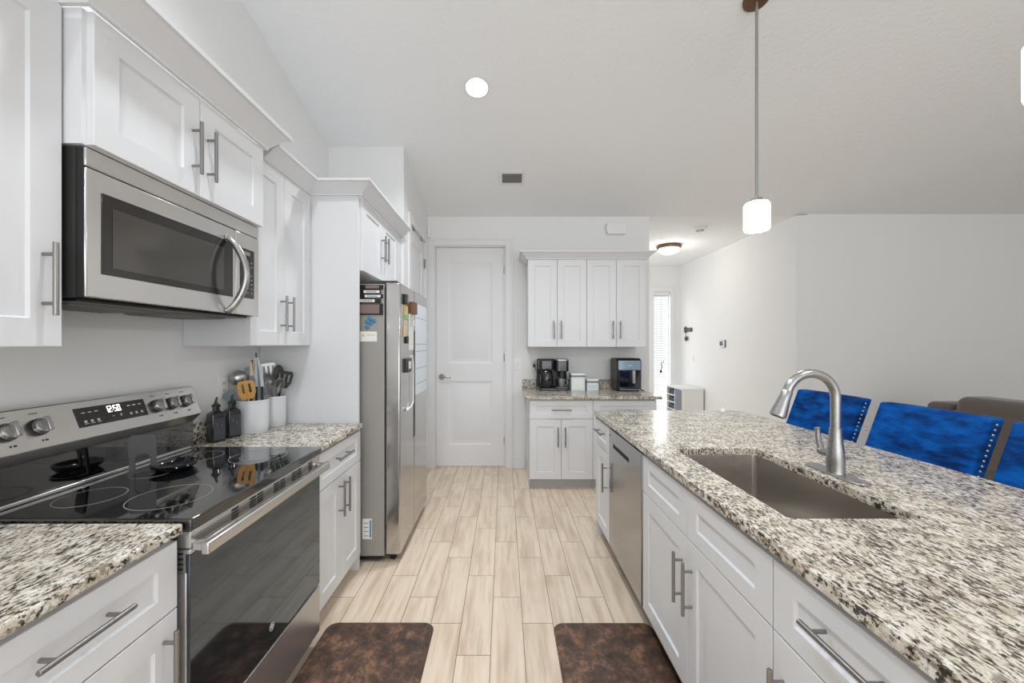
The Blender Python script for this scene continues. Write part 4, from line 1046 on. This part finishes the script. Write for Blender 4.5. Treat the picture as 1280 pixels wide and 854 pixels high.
def downlight(x, y, label):
    t = thing('recessed_light', (x, y, zc(y)), label, 'downlight', 'recessed lights')
    b = B(); b.X = on_ceiling(x, y); b.lathe([(.092, .001), (.092, -.004), (.078, -.006), (.078, .001)], (0, 0), 40); b.build('trim_ring', 'trim', t)
    b = B(); b.X = on_ceiling(x, y); b.lathe([(.078, -.001), (.078, -.006), (0, -.008)], (0, 0), 40); b.build('lens', 'lens', t)
    l = bpy.data.lights.new('downlight_lamp', 'AREA'); l.shape = 'DISK'; l.size = .15; l.energy = DOWN; l.color = (.90, .95, 1); l.spread = math.radians(125)
    lo = bpy.data.objects.new('downlight_lamp', l); COL.objects.link(lo); lo.parent = t; lo.location = (0, -.004, -.016)
    return t
downlight(-.195, 2.83, 'round glowing recessed light in the sloped ceiling')
downlight(-.60, 1.15, 'added unseen recessed light above the near aisle, brightening floor and island fronts')  # added unseen lamp, set off-line to light the island fronts
downlight(-.60, -.55, 'added unseen recessed light behind the camera, brightening floor and island fronts')  # second added lamp out of view, brightens floor and base cabinets
vt = thing('ceiling_vent', (.077, 3.80, zc(3.80)), 'small rectangular ceiling vent with dark slats', 'vent')
b = B(); b.X = on_ceiling(.077, 3.80)
for a in ((-.125, .125, -.105, -.07), (-.125, .125, .07, .105), (-.125, -.095, -.07, .07), (.095, .125, -.07, .07)): b.box(*a, -.008, 0)
b.build('frame', 'trim', vt, bevel=.002)
b = B(); b.X = on_ceiling(.077, 3.80); b.box(-.095, .095, -.07, .07, -.0015, 0); b.build('backing', 'vent_dark', vt)
b = B(); b.X = on_ceiling(.077, 3.80)
for k in range(7): y = -.066 + k * .020; b.prism([(y, -.002), (y + .007, -.007), (y + .0085, -.006), (y + .0015, -.001)], 'x', -.095, .095)
b.build('slats', 'vent_slat', vt)
# hall fixtures
hl = thing('flush_ceiling_light', (2.41, 5.75, ZH), 'bronze-rimmed flush ceiling light with warm bowl in the hall', 'ceiling light')
B().lathe([(.165, ZH), (.172, ZH - .02), (.165, ZH - .045), (.15, ZH - .05), (0, ZH - .05)], (2.41, 5.75), 40).build('rim', 'bronze', hl)
B().lathe([(.15, ZH - .05), (.14, ZH - .08), (.10, ZH - .112), (.05, ZH - .125), (0, ZH - .128)], (2.41, 5.75), 40).build('glass_bowl', 'bowl_lit', hl)
l = bpy.data.lights.new('hall_bulb', 'POINT'); l.energy = 7; l.color = (1, .96, .9); l.shadow_soft_size = .14
lo = bpy.data.objects.new('hall_bulb', l); COL.objects.link(lo); lo.parent = hl; lo.location = (0, 0, -.22)
sd = thing('smoke_detector', (2.42, 4.86, ZH), 'round white smoke detector on the hall ceiling', 'smoke detector')
B().lathe([(.075, ZH), (.075, ZH - .02), (.062, ZH - .036), (.03, ZH - .042), (0, ZH - .042)], (2.42, 4.86), 32).build('housing', 'white_plastic', sd)
B().lathe([(.045, ZH - .039), (.045, ZH - .043), (.030, ZH - .044), (.030, ZH - .040)], (2.42, 4.86), 32).build('vent_ring', 'slate', sd)
ch_ = thing('door_chime', (1.255, YB, 2.63), 'white rectangular door chime box high on the back wall', 'chime')
B().prism([(1.145, 2.70), (1.16, 2.637), (1.362, 2.637), (1.372, 2.65), (1.372, 2.748), (1.362, 2.76), (1.16, 2.76)], 'y', YB - .045, YB).build('cover', 'white_plastic', ch_, bevel=.006)
B().box(1.15, 1.37, YB - .012, YB, 2.632, 2.765).build('back_plate', 'trim', ch_)
o = tag(recenter(B().box(-.862, -.828, YB - .03, YB, 2.602, 2.722).build('motion_sensor', 'white_plastic', bevel=.005)), 'small white sensor box in the corner above the back door', 'sensor')
B().box(-.855, -.835, YB - .0315, YB - .03, 2.63, 2.66).build('sensor_lens', 'trim', o)
# thermostat, key rack, switch on the hall wall
th_ = thing('thermostat', (XH, 5.86, 1.36), 'small square thermostat with blue-grey screen on the hall wall', 'thermostat')
B().box(XH - .012, XH, 5.79, 5.93, 1.352, 1.462).build('wall_plate', 'charcoal', th_, bevel=.002)
B().box(XH - .030, XH - .012, 5.795, 5.925, 1.355, 1.459).build('housing', 'white_plastic', th_, bevel=.004)
B().box(XH - .0312, XH - .030, 5.82, 5.905, 1.378, 1.444).build('screen', 'screen', th_)
kr = thing('key_rack', (XH, 6.95, 1.56), 'dark key rack with hanging keys on the hall wall', 'key rack')
b = B(); b.box(XH - .02, XH, 6.82, 7.10, 1.62, 1.69); b.ellipsoid((XH - .012, 7.06, 1.66), (.016, .05, .06), 12, 8); b.build('rack', 'charcoal', kr, bevel=.004)
for k in range(4): B().tube([(XH - .02, 6.86 + k * .06, 1.64), (XH - .04, 6.86 + k * .06, 1.635), (XH - .042, 6.86 + k * .06, 1.65)], .004, 6).build('hook', 'nickel', kr)
b = B(); b.ellipsoid((XH - .03, 7.0, 1.50), (.018, .045, .045), 12, 8); b.tube([(XH - .03, 7.0, 1.54), (XH - .035, 6.99, 1.635)], .004, 6)
tag(recenter(b.build('key_bunch', 'charcoal')), 'dark bunch of keys hanging below the key rack', 'keys')
plate('light_switch', (XH, 6.80, 1.15), AY, NXm, .075, .12, 'white light switch plate on the hall wall below the key rack', 'switch')
plate('outlet', (4.04, YL, .46), AX, NYm, .075, .12, 'white outlet plate low on the living room wall between the stools')
o = tag(recenter(B().box(2.62, 2.66, YH - .03, YH, 2.55, 2.72).build('contact_sensor', 'white_plastic', bevel=.005)), 'tiny white sensor on the far hall wall above the window casing', 'sensor')
B().box(2.632, 2.648, YH - .032, YH - .03, 2.63, 2.66).build('sensor_dot', 'charcoal', o)
# blind in the hall window
bl = thing('window_blind', ((WX0 + WX1) / 2, YH + .03, WZ0), 'white horizontal slat blind in the narrow hall window', 'blind')
B().box(WX0 + .004, WX1 - .004, YH + .003, YH + .045, WZ1 - .07, WZ1 - .002).build('headrail', 'trim', bl, bevel=.003)
b = B(); z = WZ0 + .05
while z < WZ1 - .08:
    b.prism([(YH + .006, z), (YH + .040, z + .016), (YH + .040, z + .018), (YH + .006, z + .002)], 'x', WX0 + .008, WX1 - .008); z += .045
b.build('slats', 'blind', bl)
b = B()
for x in (WX0 + .06, WX1 - .06): b.cyl((x, YH + .004, WZ0 + .04), (x, YH + .004, WZ1 - .06), .0015, 6)
b.build('ladder_cords', 'print', bl)
B().box(WX0 + .006, WX1 - .006, YH + .008, YH + .040, WZ0 + .015, WZ0 + .035).build('bottom_rail', 'trim', bl)
b = B(); b.tube([(2.90, YH - .002, 1.06), (2.915, YH - .006, .98), (2.90, YH - .006, .93)], .008, 8); b.ellipsoid((2.895, YH - .008, .90), (.022, .012, .03), 10, 8); b.tube([(2.92, YH - .004, 1.05), (2.95, YH - .004, 1.10)], .006, 6)
b.tube([(2.90, YH - .001, 1.05), (2.90, YH + .002, 2.30)], .0015, 6)
tag(recenter(b.build('blind_pull', 'charcoal')), 'dark cord pull hanging in front of the hall window blind', 'blind pull')
# white shoe cabinet at the hall wall
sx0, sx1, sy0, sy1 = 2.90, XH - .02, 6.40, 7.02
sc_ = thing('shoe_cabinet', ((sx0 + sx1) / 2, (sy0 + sy1) / 2, 0), 'low white shoe cabinet against the hall wall', 'cabinet')
b = B(); b.box(sx0, sx1, sy0, sy0 + .018, 0, .655); b.box(sx0, sx1, sy1 - .018, sy1, 0, .655); b.box(sx0 - .01, sx1, sy0 - .008, sy1 + .008, .655, .675); b.box(sx1 - .012, sx1, sy0 + .018, sy1 - .018, 0, .655)
mdy = 6.68
b.box(sx0, sx1 - .012, mdy, mdy + .018, .0, .655)
for z in (.02, .145, .27, .395, .52): b.box(sx0 + .005, sx1 - .012, mdy + .018, sy1 - .018, z, z + .016)
b.build('carcass', 'white_plastic', sc_)
B().box(sx0 - .002, sx0 + .016, sy0 + .02, mdy - .002, .03, .645).build('dark_door', 'slate', sc_)
for z in (.036, .161, .286, .411, .536):
    o = tag(recenter(B().box(sx0 + .03, sx0 + .26, mdy + .03, sy1 - .03, z, z + .07).build('shoe_box', 'navy', bevel=.004)), 'navy box on an open shelf of the white shoe cabinet', 'box', 'navy boxes in the shoe cabinet')

# ------------------------------------------------------------------ floor mats
def mat_(x0, x1, y0, y1, label):
    r = .045; b = B(); rings = []
    for i, z in ((0, .0005), (0, .006), (.006, .014), (.016, .0185)):
        rings.append([(x, y, z) for x, y in rrect(x0 + i, x1 - i, y0 + i, y1 - i, r, 8)])
    b.loft(rings)
    return tag(recenter(b.build('floor_mat', 'mat', angle=60)), label, 'floor mat', 'brown anti-fatigue mats')
mat_(-.872, -.345, .95, 1.966, 'mottled brown cushioned floor mat in front of the range')
mat_(.243, .730, .95, 1.963, 'mottled brown cushioned floor mat in front of the island sink')
